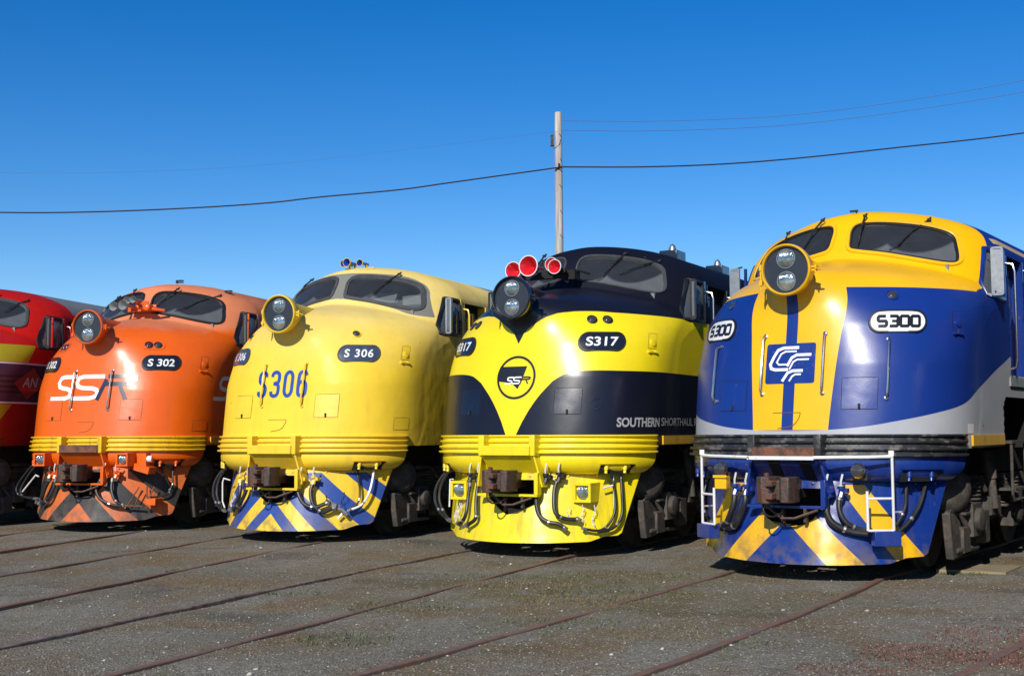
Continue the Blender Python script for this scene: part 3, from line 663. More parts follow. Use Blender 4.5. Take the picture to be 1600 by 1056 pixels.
def build_coupler(root, seed=0, y=-.44):
    mb = MB(); y0 = y
    mb.box((.02, y0+.38, .875), (.17, .7, .19))
    mb.prism([(-.15, y0+.12), (-.165, y0-.03), (-.10, y0-.07), (-.03, y0-.04), (.0, y0+.05), (.02, y0+.17), (-.08, y0+.2)], .745, 1.005, 'xy')
    mb.prism([(.045, y0+.18), (.03, y0+.06), (.07, y0-.01), (.15, y0+.0), (.185, y0+.10), (.17, y0+.24), (.1, y0+.3)], .755, 1.0, 'xy')
    mb.box((.02, y0+.13, .875), (.22, .1, .20)); mb.tube([(-.085, y0+.04, .70), (-.085, y0+.04, 1.04)], .028, 10)
    c = part('coupler', mb, M['coup'], root, bevel=.012)
    part('knuckle', MB().box((-.02, y0-.02, .94), (.07, .12, .06)).box((-.02, y0-.02, .82), (.07, .12, .06)), M['rusty'], c, bevel=.01)
    ch = MB().tube([(-.12, y0+.02, .74), (-.10, y0+.0, .66), (-.04, y0+.05, .62), (.02, y0+.2, .66)], .009, 6, smooth=4); part('lift_chain', ch, M['wiper'], c)
    part('uncoupling_bar', MB().tube([(-.15, y0+.22, .70), (.0, y0+.18, .60), (.12, y0+.2, .60), (.32, y0+.3, .68)], .014, 6).box((-.03, y0+.3, .60), (.03, .05, .16)).box((.20, y0+.3, .63), (.03, .05, .14)), M['coup'], c)
def build_pilot(root, mat, notch='round'):
    OUT = [(-1.285, .955), (1.285, .955), (1.165, .235), (1.02, .225), (.90, .172), (.5, .160), (0, .155), (-.5, .160), (-.90, .172), (-1.02, .225), (-1.165, .235)]
    if notch == 'vee': HO = [(-.32, .80), (-.315, .655), (-.16, .54), (-.04, .472), (.12, .52), (.30, .595), (.36, .72), (.37, .80)]
    else: HO = [(-.31, .80), (-.30, .68), (-.24, .585), (-.14, .53), (0, .512), (.14, .53), (.24, .585), (.31, .68), (.33, .80)]
    HO = [(x, z) for x, z in HO]; top = .957
    # panel cut in columns: each column between its lower edge and the opening or top edge
    xs = sorted(set([round(v, 4) for v in np.linspace(-1.285, 1.285, 90)]+[p[0] for p in HO]))
    lo = lambda x: float(np.interp(x, [-1.285, -1.165, -1.02, -.90, -.5, 0, .5, .90, 1.02, 1.165, 1.285], [.955, .235, .225, .172, .160, .155, .160, .172, .225, .235, .955]))
    def seg(x, za, zb, nn=10): return [(x, za+(zb-za)*k/nn) for k in range(nn+1)]
    mb = MB(); T = .016
    hx0, hx1 = HO[0][0], HO[-1][0]
    def hz(x): return float(np.interp(x, [p[0] for p in HO], [p[1] for p in HO]))
    for a, b in zip(xs[:-1], xs[1:]):
        for (f0, f1) in ([(lo, lambda x: top)] if (b <= hx0 or a >= hx1) else [(lo, hz), (lambda x: .88, lambda x: top)]):
            A, B = seg(a, f0(a), f1(a)), seg(b, f0(b), f1(b)); n_ = len(A)
            V = [PP(x, z) for x, z in A]+[PP(x, z) for x, z in B]+[PP(x, z, -T) for x, z in A]+[PP(x, z, -T) for x, z in B]
            F = []
            for k in range(n_-1): F += [(k, k+1, n_+k+1, n_+k), (2*n_+k, 3*n_+k, 3*n_+k+1, 2*n_+k+1)]
            F += [(0, n_, 3*n_, 2*n_), (n_-1, 2*n_+n_-1, 3*n_+n_-1, n_+n_-1)]
            mb.add(V, F)
    me_v = np.array(mb.v)
    me = bpy.data.meshes.new('pilot'); me.from_pydata(mb.v, [], mb.f); bm = bmesh.new(); bm.from_mesh(me); bmesh.ops.remove_doubles(bm, verts=bm.verts, dist=.0004); bmesh.ops.recalc_face_normals(bm, faces=bm.faces); bm.to_mesh(me); bm.free()
    me.polygons.foreach_set('use_smooth', [True]*len(me.polygons)); me.set_sharp_from_angle(angle=R(35))
    p = link('pilot', me, mat, root)
    r = MB(); rr = [PP(x, lo(x), .004) for x in np.linspace(-1.0, 1.0, 30)]
    b = MB()
    for x in np.linspace(-1.2, 1.2, 18): P = PP(x, .925, .004); b.lathe([(0, .016), (.008, .014), (.012, .006)], P, (0, -1, 0), 8)
    part('pilot_bolts', b, mat, p)
    return p
def tap(root, P, mat, handle='white', lean=.3):
    x, y, z = P
    mb = MB().tube([(x, y+.12, z), (x, y, z), (x-.01, y-.02, z-.06)], .032, 8).lathe([(0, .038), (.03, .038)], (x, y-.015, z+.02), (0, 0, 1), 10)
    mb.box((x+.03, y, z+.01), (.07, .05, .04))
    t = part('air_tap', mb, mat, root); part('tap_handle', MB().tube([(x, y-.02, z+.04), (x+.02*lean, y-.04, z+.09), (x+.09*lean, y-.045, z+.165)], .011, 6), M[handle], t)
def hose(root, pts, r, clip=True, mat='rub', top=True, end=True):
    pts = [np.array(p) for p in pts]; h = part('air_hose', MB().tube(pts, r, 10, smooth=6), M[mat], root)
    C = catmull(pts, 6); f = MB()
    if top: part('hose_fitting', MB().tube([C[0], C[1], C[2]], [r*1.25]*3, 10), M['fit'], h)
    if clip:
        i = len(C)*2//3; part('hose_clip', MB().tube([C[i], C[i+1]], r*1.12, 10), M['alu'], h)
    if end: f.tube([C[-2], C[-1], C[-1]+(C[-1]-C[-2])*.7], [r*1.2, r*1.3, r*.8], 10); f.box(C[-1]+(C[-1]-C[-2])*.3, (r*2.6, r*2., r*1.6), ('Y', .5))
    if f.v: part('hose_fitting', f, M['fit'], h)
def chain(root, a, b, mat='white', sway=.02):
    mb = MB(); a, b = np.array(a), np.array(b); L = np.linalg.norm(b-a); n_ = int(L/.028)
    for k in range(n_):
        t = (k+.5)/n_; p = a+(b-a)*t; p[0] += sway*math.sin(t*7); w = .008
        ring = [p+np.array([w*math.cos(q), 0, .018*math.sin(q)]) if k % 2 else p+np.array([0, w*math.cos(q), .018*math.sin(q)]) for q in np.linspace(0, 2*math.pi, 9)]
        mb.tube(ring, .0035, 5)
    part('chain', mb, M[mat], root)
_cache = {}
def cmesh(key, fn, angle=35):
    if key not in _cache: _cache[key] = fn().mesh(key, angle=angle)
    return _cache[key]
def bogie(root, y0):
    def frame():
        mb = MB()
        for sg in (-1, 1):
            mb.prism([(y0-.35, .62), (y0-.1, .70), (y0+.35, .95), (y0+3.6, .95), (y0+4.05, .70), (y0+4.2, .62), (y0+4.2, .50), (y0+3.9, .46), (y0-.1, .46), (y0-.35, .50)], sg*1.14, sg*1.24, 'yz')
        mb.box((0, y0+.9, .8), (2.1, .25, .3)).box((0, y0+2.9, .8), (2.1, .25, .3)); mb.box((0, y0-.30, .60), (2.2, .12, .22))
        return mb
    b = link('bogie', cmesh('bogie_frame%d' % int(y0*10), frame), M['grime'], root)
    for ya in (y0+.25, y0+1.95, y0+3.65):
        for sg in (-1, 1):
            w = MB().lathe([(-.065, .0), (-.065, .50), (0, .50), (.0, .53), (-.02, .535), (.0, .50), (.065, .49), (.07, .44), (.05, .40), (.05, .16), (.11, .13), (.11, .0)], (sg*.80, ya, .50), (sg, 0, 0), 36)
            part('wheel', w, M['grime'], b)
            a = MB().box((sg*1.27, ya, .52), (.16, .30, .34)).lathe([(0, .12), (.06, .12), (.07, .1), (.07, 0)], (sg*1.34, ya, .52), (sg, 0, 0), 16)
            for dy in (-.27, .27):
                for k in range(7): a.lathe([(0, .075), (.022, .075)], (sg*1.25, ya+dy, .62+k*.042), (0, 0, 1), 12)
                a.box((sg*1.25, ya+dy, .595), (.17, .17, .03))
            part('axle_box', a, M['grime'], b, bevel=.008)
    for sg in (-1, 1):
        c = MB().lathe([(-.12, .0), (-.12, .20), (-.10, .235), (.06, .235), (.075, .22), (.10, .20), (.14, .14), (.15, 0)], (sg*1.18, y0-.18, .84), (sg*.75, -.6, 0), 28)
        c.tube([(sg*1.22, y0-.05, .84), (sg*1.27, y0+.6, .86)], .035, 8).tube([(sg*1.26, y0+.1, .95), (sg*1.28, y0+.55, .94), (sg*1.31, y0+.75, .8)], .03, 8, smooth=4)
        for k in range(8):
            q = 2*math.pi*k/8; ax = np.array([sg*.75, -.6, 0]); ax /= np.linalg.norm(ax); e1 = np.cross(ax, (0, 0, 1)); pc = np.array([sg*1.18, y0-.18, .84])+ax*.07+.2*(math.cos(q)*e1+math.sin(q)*np.array([0, 0, 1.])); c.lathe([(0, .014), (.02, .012)], pc, ax, 6)
        part('brake_cylinder', c, M['grime'], b)
        d = MB().tube([(sg*1.31, y0+.92, 1.22), (sg*1.33, y0+.95, .92)], .062, 12).tube([(sg*1.33, y0+.95, .92), (sg*1.35, y0+.97, .60)], .045, 12).box((sg*1.2, y0+.9, 1.22), (.12, .22, .08)).lathe([(-.06, .06), (.06, .06)], (sg*1.27, y0+.97, .60), (1, 0, 0), 12)
        part('damper', d, M['grime'], b)
        s = MB().prism([(y0-.50, .62), (y0-.30, .60), (y0-.12, .42), (y0-.06, .18), (y0-.40, .16), (y0-.46, .40)], sg*1.20, sg*1.28, 'yz').box((sg*1.24, y0+.0, .33), (.14, .26, .26)).tube([(sg*1.28, y0-.30, .24), (sg*1.28, y0+.5, .22)], .028, 8).tube([(sg*1.27, y0-.1, .62), (sg*1.30, y0+.1, .40), (sg*1.28, y0+.3, .38)], .03, 8).box((sg*1.28, y0+.72, .42), (.1, .22, .34)).box((sg*1.28, y0+1.1, .62), (.12, .4, .2)); part('brake_rigging', s, M['grime'], b, bevel=.01)
def build_under(root):
    mb = MB().box((0, 9.6, 1.12), (2.5, 17., .30)).box((0, 8.8, .75), (2.6, 3.8, .75)); mb.box((0, 1.15, .80), (1.9, 1.1, .86)); mb.box((0, 1.4, .52), (1.3, 1.0, .40))  # box behind the pilot is a black mass added to block light
    part('underframe', mb, M['black'], root)
    bogie(root, 1.38); bogie(root, 12.2)
def horn(parent, tip, length, r, mat, rim, ax=(0, -1, 0)):
    t = np.array(ax, float); t /= np.linalg.norm(t)
    prof = [(-length, .018), (-length*.7, .022), (-length*.35, r*.38), (-length*.12, r*.66), (0, r), (.004, r*.98), (-length*.1, r*.60), (-length*.3, r*.3), (-length*.4, .001)]
    h = part('horn_bell', MB().lathe(prof, tip, t, 26, False), mat, parent)
    if rim: part('horn_rim', MB().lathe([(-.010, r*1.0), (-.010, r*1.065), (.006, r*1.065), (.006, r*.98)], tip, t, 26, False), rim, h)
def base_loco(name, label, x, y, hd, cfg):
    root = empty(name, (x, y, 0), -hd)
    tag(root, label, 'locomotive', 'bulldog nosed diesel locomotives parked side by side')
    link('body', SHELL, M[cfg['body']], root)
    build_windows(root, cfg); build_interior(root, cfg.get('pale_panels', False))
    build_headlight(root, M[cfg['lamp']])
    build_band(root, M[cfg['band']], M[cfg['step']], M[cfg['posts']] if cfg.get('posts') else True)
    build_bell(root, M[cfg['low']]); build_draft(root, M[cfg['low']], cfg['low'] == 'blue'); build_coupler(root)
    build_pilot(root, M[cfg['pil']], cfg.get('notch', 'round')); build_under(root)
    if cfg.get('sill'):
        for sg in (-1, 1): part('sill_strip', MB().box((sg*1.478, (1.05+cfg['sill'])/2, 1.335), (.02, cfg['sill']-1.05, .105)), M['ochor'], root)
    return root

fnS = lambda u, v, o=0.: SP(u, v, o)
WIP = [(.22, 3.80, .21, 3.46), (.80, 3.75, .60, 3.42), (-.25, 3.80, -.45, 3.47), (-.80, 3.75, -.72, 3.52)]
def micro(root, loco_hoses, r=.026):
    for k, (pts, rr, kw) in loco_hoses.items(): hose(root, pts, rr, **kw)
def mu_box(root, mat, side=1):
    for sg in ((1, -1) if side == 0 else (side,)):
        z0 = 1.055; f = MB()
        P = [SP(sg*s, 1.2, .012) for s in (1.08, 1.52)]
        V = [(P[0][0], P[0][1], z0), (P[1][0], P[1][1], z0), (P[1][0]*.93, P[1][1]-.02, z0-.105), (P[0][0]*.97, P[0][1]-.01, z0-.105)]
        W = [(a, b+.10, c) for a, b, c in V]
        b = part('hose_recess', f.add(V+W, [(4, 5, 6, 7), (0, 1, 5, 4), (1, 2, 6, 5), (2, 3, 7, 6), (3, 0, 4, 7), (0, 3, 2, 1)]), M['black'], root)
        for s in (1.16, 1.40): q = SP(sg*s, 1.2, .015); part('hose_connector', MB().lathe([(0, .026), (.05, .026), (.06, .018), (.09, .020)], (q[0]*.98, q[1]+.02, z0-.01), (0, -.2, -1), 12), mat, b); c = MB(); c.add([V[0], V[1], (V[1][0]+.02, V[1][1]-.05, z0+.012), (V[0][0], V[0][1]-.05, z0+.012)], [(0, 1, 2, 3)]); part('recess_hood', c, mat, b)

# ---------- blue and yellow locomotive (right) ----------
L4 = base_loco('locomotive', 'blue and yellow bulldog nosed locomotive numbered S300 with white front ladders', 2.744, 12.441, .60215,
    dict(body='b_body', frame=('yel', 'bgask'), fw=(.016, .03), sideframe='blue', trim='blue', door='blue', rail='chrome', deflector=.105, defmat='alu', wipers=WIP, lamp='yel', band='b_band', posts='b_band', step='rusty', low='blue', pil='b_pil', sill=2.33))
for sd in (1, -1): build_plate(L4, sd, 'w', 'S300')
build_marker(L4, [(.965, False)], M['blue'])
for s in (.315, -.315): handrail(L4, s, 2.40, 1.81, 'chrome')
for s in (.92, -.92): handrail(L4, s, 2.33, 1.75, 'chrome')
hatch(L4, .50, .84, 1.645, 1.955, M['blue'], True); hatch(L4, -.84, -.50, 1.645, 1.955, M['blue'], True)
pn = [(-.292, 2.315), (-.292, 1.912), (.228, 1.912), (.228, 2.315)]
pn = stadium(-.032, 2.113, .26, .203, 3, .12)
e = part('emblem', conform([pn], lambda u, v, i: SP(u, v, .003), .06), M['blue'], L4)
tr = lambda x, y: (-.292+(x-305)/210*.52, 2.315-(y-617)/173*.403)
cf = [([(445, 636), (378, 636), (356, 645), (340, 672), (325, 706), (330, 724), (348, 730), (403, 730)], False, .030), ([(436, 652), (388, 652), (370, 662), (353, 697), (362, 708), (402, 708)], False, .017),
      ([(498, 668), (436, 668), (416, 680), (398, 716)], False, .028), ([(489, 688), (440, 688), (424, 697), (408, 730)], False, .017), ([(466, 736), (424, 736), (402, 745), (380, 781)], False, .028), ([(459, 752), (434, 752), (422, 760), (410, 781)], False, .018)]
part('monogram', strokes_mb(cf, .02, tr, fnS, .0055), M['letw'], e)
for s, z in ((1.72, 2.50),): hatch(L4, 1.63, 1.79, 2.38, 2.635, M['blue'], True)
# white front ladders, step boxes and cross rail
fr = MB()
for sg in (1, -1):
    x0, x1 = .99, .79; ya, yb = .05, -.09
    fr.tube([(sg*x0, ya, 1.20), (sg*x0, ya, .50)], .0135, 8); fr.tube([(sg*x1, yb, .87), (sg*x1, yb, .50)], .0135, 8)
    for z in (.80, .50): fr.tube([(sg*x0, ya, z), (sg*x1, yb, z)], .012, 8)
    fr.tube([(sg*x0, ya, .67), (sg*x0*1.0, ya+.3, .66)], .01, 6)
fr.tube([(.99, .05, 1.195), (.80, -.09, 1.19), (.34, -.26, 1.185), (.31, -.27, 1.18)], .016, 8).tube([(-.99, .05, 1.195), (-.80, -.09, 1.19), (-.34, -.26, 1.185)], .016, 8)
fr.box((.985, .05, 1.225), (.05, .012, .05)).box((-.985, .05, 1.225), (.05, .012, .05)); fr.box((0, -.268, 1.18), (.68, .03, .035))
part('front_ladder', fr, M['white'], L4)
for sg in (1, -1):
    b = MB().box((sg*.92, .035, .425), (.25, .13, .14), ('Z', sg*R(35))); o = part('step_box', b, M['blue'], L4, bevel=.006)
part('sill_notice', conform([[(1.95, 1.405), (2.10, 1.405), (2.10, 1.50), (1.95, 1.50)]], lambda u, v, i: SP(u, v, .004), .06), M['plw'], L4)
part('door_sill', MB().box((1.482, 3.12, 1.965), (.02, .9, .10)), M['alu'], L4)
HS = {'A': ([(-.61, .02, .83), (-0.614, 0.0, 0.718), (-0.655, 0.0, 0.607), (-0.717, 0.03, 0.506), (-0.833, 0.13, 0.458)], .031, {}), 'B': ([(-.46, -.05, .83), (-0.464, -0.07, 0.726), (-0.517, -0.06, 0.616), (-0.572, -0.05, 0.517), (-0.672, 0.026, 0.462), (-.76, .08, .48)], .031, {}),
      'C': ([(0.381, -0.06, 0.83), (0.387, -0.1, 0.705), (0.426, -0.10, 0.591), (0.503, -0.07, 0.524), (0.616, -.02, 0.479), (0.76, 0.03, 0.462)], .031, dict(end=False)), 'D': ([(0.499, -0.03, 0.81), (0.498, -0.05, 0.706), (0.529, -0.05, 0.615), (0.583, -0.03, 0.547), (0.68, 0.025, 0.50), (.78, .06, .49)], .026, dict(end=False)),
      'E': ([(1.017, 0.44, 1.03), (1.02, 0.36, 0.861), (1.02, 0.33, 0.723), (0.989, 0.28, 0.61), (0.944, 0.22, 0.52)], .017, dict(end=False)), 'F': ([(1.151, 0.617, 1.02), (1.143, 0.52, 0.858), (1.109, 0.44, 0.698), (1.044, 0.33, 0.562), (0.96, 0.22, 0.46)], .021, dict(end=False)),
      'G': ([(-1.10, .52, 1.02), (-1.16, .45, .80), (-1.14, .40, .6), (-1.0, .30, .48)], .017, {})}
micro(L4, HS)
for P in ((-.60, .02, .86), (-.45, -.05, .86), (.39, -.06, .86), (.52, -.02, .86)): tap(L4, P, M['blue'])
mu_box(L4, M['blue'], 0)
for x in (.70, -.72):
    g = MB().lathe([(0, .0), (.0, .055), (.05, .075), (.09, .06), (.10, 0)], (x, -.02, 1.06), (0, -1, 0), 16).box((x, .04, 1.0), (.14, .12, .06)); part('marker_lamp', g, M['mklens'], L4)
part('control_socket', MB().box((-.70, -.08, .925), (.13, .10, .13)).box((-.70, -.14, .985), (.15, .02, .03)), M['yel'], L4, bevel=.006)
rc = MB().tube([(.02, 2.12, 3.86), (.02, 2.04, 3.915)], .009, 6).box((.0, 2.03, 3.92), (.09, .03, .02)); part('roof_bracket', rc, M['wiper'], L4)

# ---------- black and lemon locomotive ----------
L3 = base_loco('locomotive', 'black and lemon bulldog nosed locomotive numbered S317 with red horns above its headlight', .007, 14.927, .49961,
    dict(body='k_body', frame=('gask',), fw=(.018, .012), sideframe='bgask', trim='navy', door='navy', rail='chrome', deflector=.06, defmat='wiper', wipers=[(.62, 3.76, .46, 3.42), (1.0, 3.66, .74, 3.50), (-.5, 3.8, -.6, 3.5)], lamp='navy', band='lem', step='lem', posts='lem', low='lem', pil='k_pil', notch='vee', sill=2.33))
for sd in (1, -1): build_plate(L3, sd, 'k', 'S317')
build_marker(L3, [(.875, False), (1.07, False)])
hatch(L3, .50, .83, 1.645, 1.955, M['navy']); hatch(L3, -.84, -.50, 1.645, 1.955, M['navy'])
part('lettering', text_mb('SOUTHERN', 1.262, 1.955, 1.492, 1.604, fnS, .03, .004), M['letg'], L3); part('lettering', text_mb('SHORTHAUL RAIL', 1.993, 3.40, 1.505, 1.603, fnS, .01, .008), M['letg'], L3)
c0 = (-.02, 2.092); e = part('emblem', strokes_mb([(arcp(c0[0], c0[1], .248, .248, 0, 345, 46), True, .028)], .028, lambda a, b: (a, b), fnS, .004), M['letk'], L3)
part('emblem_field', conform([[(-.252, 2.225), (.119, 2.225), (.068, 2.07), (.015, 1.952), (-.05, 2.005), (-.146, 2.034), (-.253, 2.048)]], lambda u, v, i: SP(u, v, .0035), .06), M['letk'], e)
a, b = ssr(-.165, .178, 2.012, 2.100, .017, fnS); part('emblem_letters', a, M['letw'], e); part('emblem_letters', b, M['letk'], e)
part('crest', strokes_mb([(arcp(1.0, 1.765, .062, .068, 130, 410, 14), False, .014), ([(.975, 1.80), (.985, 1.73)], False, .012), ([(1.02, 1.80), (1.01, 1.73)], False, .012), (arcp(1.0, 1.83, .03, .012, 0, 350, 10), True, .008)], .012, lambda a, b: (a, b), fnS, .008), M['navy'], L3)
def lockbox(root, mat, z1=2.625, s0=1.635, s1=1.775):
    hatch(root, s0, s1, z1-.19, z1, mat, False); q = SP((s0+s1)/2, z1-.12, .0); ax = SP((s0+s1)/2, z1-.12, .1)-q
    part('lock', MB().lathe([(0, .045), (.014, .045), (.018, .03)], q, ax, 18).lathe([(0, .02), (.03, .018)], SP(s0+.01, z1-.235, 0), ax, 8).lathe([(0, .02), (.03, .018)], SP(s1-.01, z1-.235, 0), ax, 8).tube([SP(s0+.01, z1-.235, .02), SP(s1-.01, z1-.24, .02)], .009, 6), mat, root)
lockbox(L3, M['lem']); lockbox(L4, M['blue'])
hn = MB().box((-.18, 1.22, 3.43), (.62, .10, .06)).tube([(-.5, 1.2, 3.46), (.12, 1.2, 3.46)], .03, 8)
for x in (-.5, -.31, .06, .0): hn.tube([(x, 1.25, 3.44), (x, 1.2, 3.52)], .022, 8)
hn.box((.15, 1.3, 3.44), (.18, .16, .12)).tube([(.1, 1.2, 3.45), (.25, 1.3, 3.50), (.36, 1.42, 3.46)], .018, 8).lathe([(0, .05), (.06, .05), (.07, .02)], (.12, 1.15, 3.47), (0, -1, .2), 12)
hs_ = part('horn_cluster', hn, M['black'], L3)
for tip, r, ln in (((-.52, .98, 3.51), .108, .28), ((-.225, .84, 3.535), .126, .40), ((.075, .98, 3.52), .088, .26), ((-.03, 1.10, 3.57), .085, .2)): horn(hs_, tip, ln, r, M['horn_r'], M['letw'])
def beacon(root, x, y, mat, h=.12):
    z = float(RY(x)); b = part('roof_beacon', MB().box((x, y, z+.0), (.26, .34, .16)), mat, root, bevel=.012)
    part('beacon_lens', MB().lathe([(.0, .055), (.04, .052), (.085, .035), (.11, .005)], (x, y, z+.08), (0, 0, 1), 16, False), M['alu'], b)
beacon(L3, .86, 3.05, M['navy']); beacon(L3, .86, 4.9, M['navy'])
lens_box(L3, (.835, .16, .735), .225, M['k_pil'], depth=.28); lens_box(L3, (-.835, .16, .735), .225, M['k_pil'], depth=.28)
HS = {'A': ([(-.62, .06, .86), (-0.635, 0.02, 0.645), (-0.635, -.03, 0.467), (-0.703, -.01, 0.363), (-0.80, 0.07, 0.334)], .023, {}), 'B': ([(-0.47, 0.0, 0.87), (-0.480, -.04, 0.711), (-0.455, -0.10, 0.555), (-0.445, -0.13, 0.419), (-0.587, -0.09, 0.332)], .023, {}),
      'C': ([(0.435, -.02, 0.875), (0.379, -0.07, 0.768), (0.359, -0.11, 0.634), (0.409, -0.13, 0.481), (0.507, -0.11, 0.406), (0.613, -0.07, 0.386), (0.685, -.04, 0.338)], .025, {}), 'D': ([(0.567, 0.04, 0.89), (0.543, 0.0, 0.768), (0.561, -0.05, 0.577), (0.605, -0.05, 0.481), (0.692, 0.0, 0.439), (0.805, 0.07, 0.431)], .025, {}),
      'E': ([(1.054, 0.45, 0.99), (1.104, 0.44, 0.758), (1.127, 0.40, 0.525), (1.086, 0.32, 0.373), (1.005, 0.22, 0.3), (0.869, 0.10, 0.324)], .016, {}), 'F': ([(1.139, 0.55, 0.98), (1.176, 0.50, 0.717), (1.191, 0.46, 0.485), (1.137, 0.36, 0.334), (0.998, 0.2, 0.283)], .018, dict(end=False)),
      'G': ([(1.09, 0.46, 0.93), (1.115, 0.40, 0.486)], .011, dict(mat='chrome', clip=False, top=False, end=False)), 'H': ([(-1.18, .52, 1.02), (-1.34, .46, .80), (-1.36, .42, .6), (-1.24, .36, .44), (-1.05, .24, .36)], .017, {}), 'I': ([(-1.12, .45, 1.02), (-1.26, .42, .80), (-1.27, .38, .6), (-1.16, .32, .44), (-1.0, .2, .36)], .017, {})}
micro(L3, HS)
for P in ((-.62, .06, .90), (-.47, .0, .91), (.45, -.02, .91), (.59, .04, .92)): tap(L3, P, M['wiper'])
for a, b in (((.693, .05, .584), (.711, .03, .459)), ((.822, .14, .591), (.859, .12, .399)), ((.933, .24, .588), (.954, .19, .339)), ((-.904, .2, .568), (-.886, .14, .347)), ((-.78, .10, .578), (-.874, .13, .388)), ((-.84, .15, .578), (-.80, .09, .38))): chain(L3, a, b)
part('tap_handle', MB().tube([(1.019, .30, .782), (1.104, .40, .814)], .012, 6), M['white'], L3); mu_box(L3, M['lem'], 0)
part('guard_rail', MB().tube([(-1.0, .28, .86), (-1.06, .30, .86), (-1.06, .28, .52)], .010, 6), M['white'], L3)

# ---------- pale yellow locomotive ----------
L2 = base_loco('locomotive', 'pale yellow bulldog nosed locomotive numbered S306 with blue chevrons on its pilot', -3.132, 16.844, .40272,
    dict(body='p_body', frame=('gask', 'gask'), sideframe='bgask', trim='pale', door='pale', rail='pale', deflector=.07, defmat='alu', wipers=[(.72, 3.77, .52, 3.44), (-.80, 3.77, -.95, 3.52)], lamp='pale', band='pale', step='pale', posts='pale', low='pale', pil='p_pil', pale_panels=True))
for sd in (1, -1): build_plate(L2, sd, 'g', 'S 306')
build_marker(L2, [(.945, False)], M['pale'])
for s in (.315, -.315): handrail(L2, s, 2.375, 1.80, 'pale')
hatch(L2, .50, .83, 1.645, 1.955, M['pale'], gap='seam'); hatch(L2, -.84, -.50, 1.645, 1.955, M['pale'], gap='seam'); hatch(L2, 1.63, 1.92, 1.475, 1.64, M['pale'], False, gap='seam'); lockbox(L2, M['pale'])
def flap_seam(L_):
    part('flap_seam', strokes_mb([([(-.19, 1.62), (.10, 1.62)], False, .006), (catmull([(.10, 1.62), (.085, 1.56), (.02, 1.49), (-.13, 1.462)], 5), False, .008)], .007, lambda a, b: (a, b), fnS, .0035), M['seam'], L_)
flap_seam(L2); flap_seam(L4)
W0 = .165; mb = MB(); x = -.430
for i, ch in enumerate('S306'):
    g = {'S': g_S, '3': g_3, '0': g_0, '6': g_6}[ch](.5); w_ = .155
    P = [(x+.02+a/.5*(w_-.04), 1.94+b*.325) for a, b in g]
    sub = conform(stroke(P, .050, ch == '0'), lambda u, v, k: SP(u, v, .0035), .08); mb.add(sub.v, sub.f); x += .212
part('painted_number', mb, M['letb'], L2)
hn = MB().box((-.15, 2.45, 3.93), (.5, .12, .05))
for q in (-.25, -.34, -.05): hn.tube([(q, 2.45, 3.93), (q, 2.42, 4.0)], .02, 8)
hs_ = part('horn_cluster', hn, M['pale'], L2)
for tip, r, ln in (((-.25, 2.18, 4.02), .062, .3), ((-.345, 2.25, 4.015), .055, .26), ((-.06, 2.24, 4.01), .052, .26)): horn(hs_, tip, ln, r, M['horn_b'], M['pale'])
HS = {'A': ([(-0.61, 0.02, 0.79), (-0.60, -.02, 0.622), (-0.672, 0.0, 0.477), (-0.80, 0.07, 0.407)], .027, {}), 'B': ([(-0.435, -0.05, 0.80), (-0.484, -0.07, 0.626), (-0.591, -0.05, 0.481), (-0.742, 0.02, 0.412)], .027, {}),
      'C': ([(0.376, -0.06, 0.81), (0.385, -0.11, 0.66), (0.47, -0.11, 0.522), (0.601, -0.06, 0.472), (0.747, 0.03, 0.528)], .027, {}), 'D': ([(0.547, 0.0, 0.79), (0.532, -.04, 0.678), (0.578, -0.06, 0.521), (0.694, -.02, 0.412), (0.818, 0.08, 0.458)], .027, {}),
      'E': ([(0.993, 0.42, 1.03), (1.006, 0.36, 0.888), (1.047, 0.35, 0.687), (1.047, 0.31, 0.528), (0.968, 0.22, 0.433)], .014, {}), 'F': ([(1.15, 0.57, 1.046), (1.163, 0.48, 0.804), (1.143, 0.41, 0.624), (1.086, 0.32, 0.488), (0.976, 0.20, 0.424)], .016, dict(mat='white')),
      'H': ([(-1.18, .52, 1.02), (-1.34, .46, .80), (-1.36, .42, .6), (-1.24, .36, .44), (-1.05, .24, .38)], .017, {}), 'I': ([(-1.12, .45, 1.02), (-1.26, .42, .80), (-1.27, .38, .6), (-1.16, .32, .44), (-1.0, .2, .38)], .017, {})}
micro(L2, HS)
for P in ((-.61, .02, .83), (-.44, -.05, .83), (.40, -.05, .83), (.56, .0, .83)): tap(L2, P, M['pale'])
part('hose_coupling', MB().tube([(.72, .03, .53), (.80, .08, .505), (.87, .13, .47)], .03, 8).tube([(.80, .08, .47), (.90, .14, .43), (.96, .17, .36)], .026, 8).box((.82, .08, .50), (.09, .06, .05), ('Y', .4)).tube([(.90, .14, .38), (.86, .10, .32)], .014, 6), M['alu'], L2)
chain(L2, (.70, .03, .62), (.76, .06, .52), 'wiper'); chain(L2, (.90, .18, .66), (.90, .15, .48), 'wiper'); mu_box(L2, M['pale'], 0)
for a, b in (((-.86, .2, .62), (-.84, .13, .42)), ((-.78, .12, .62), (-.84, .13, .42))): chain(L2, a, b)
part('guard_rail', MB().tube([(-.92, .20, .80), (-1.08, .28, .82), (-1.10, .28, .76), (-1.09, .27, .5), (-1.0, .2, .42)], .010, 6), M['white'], L2)

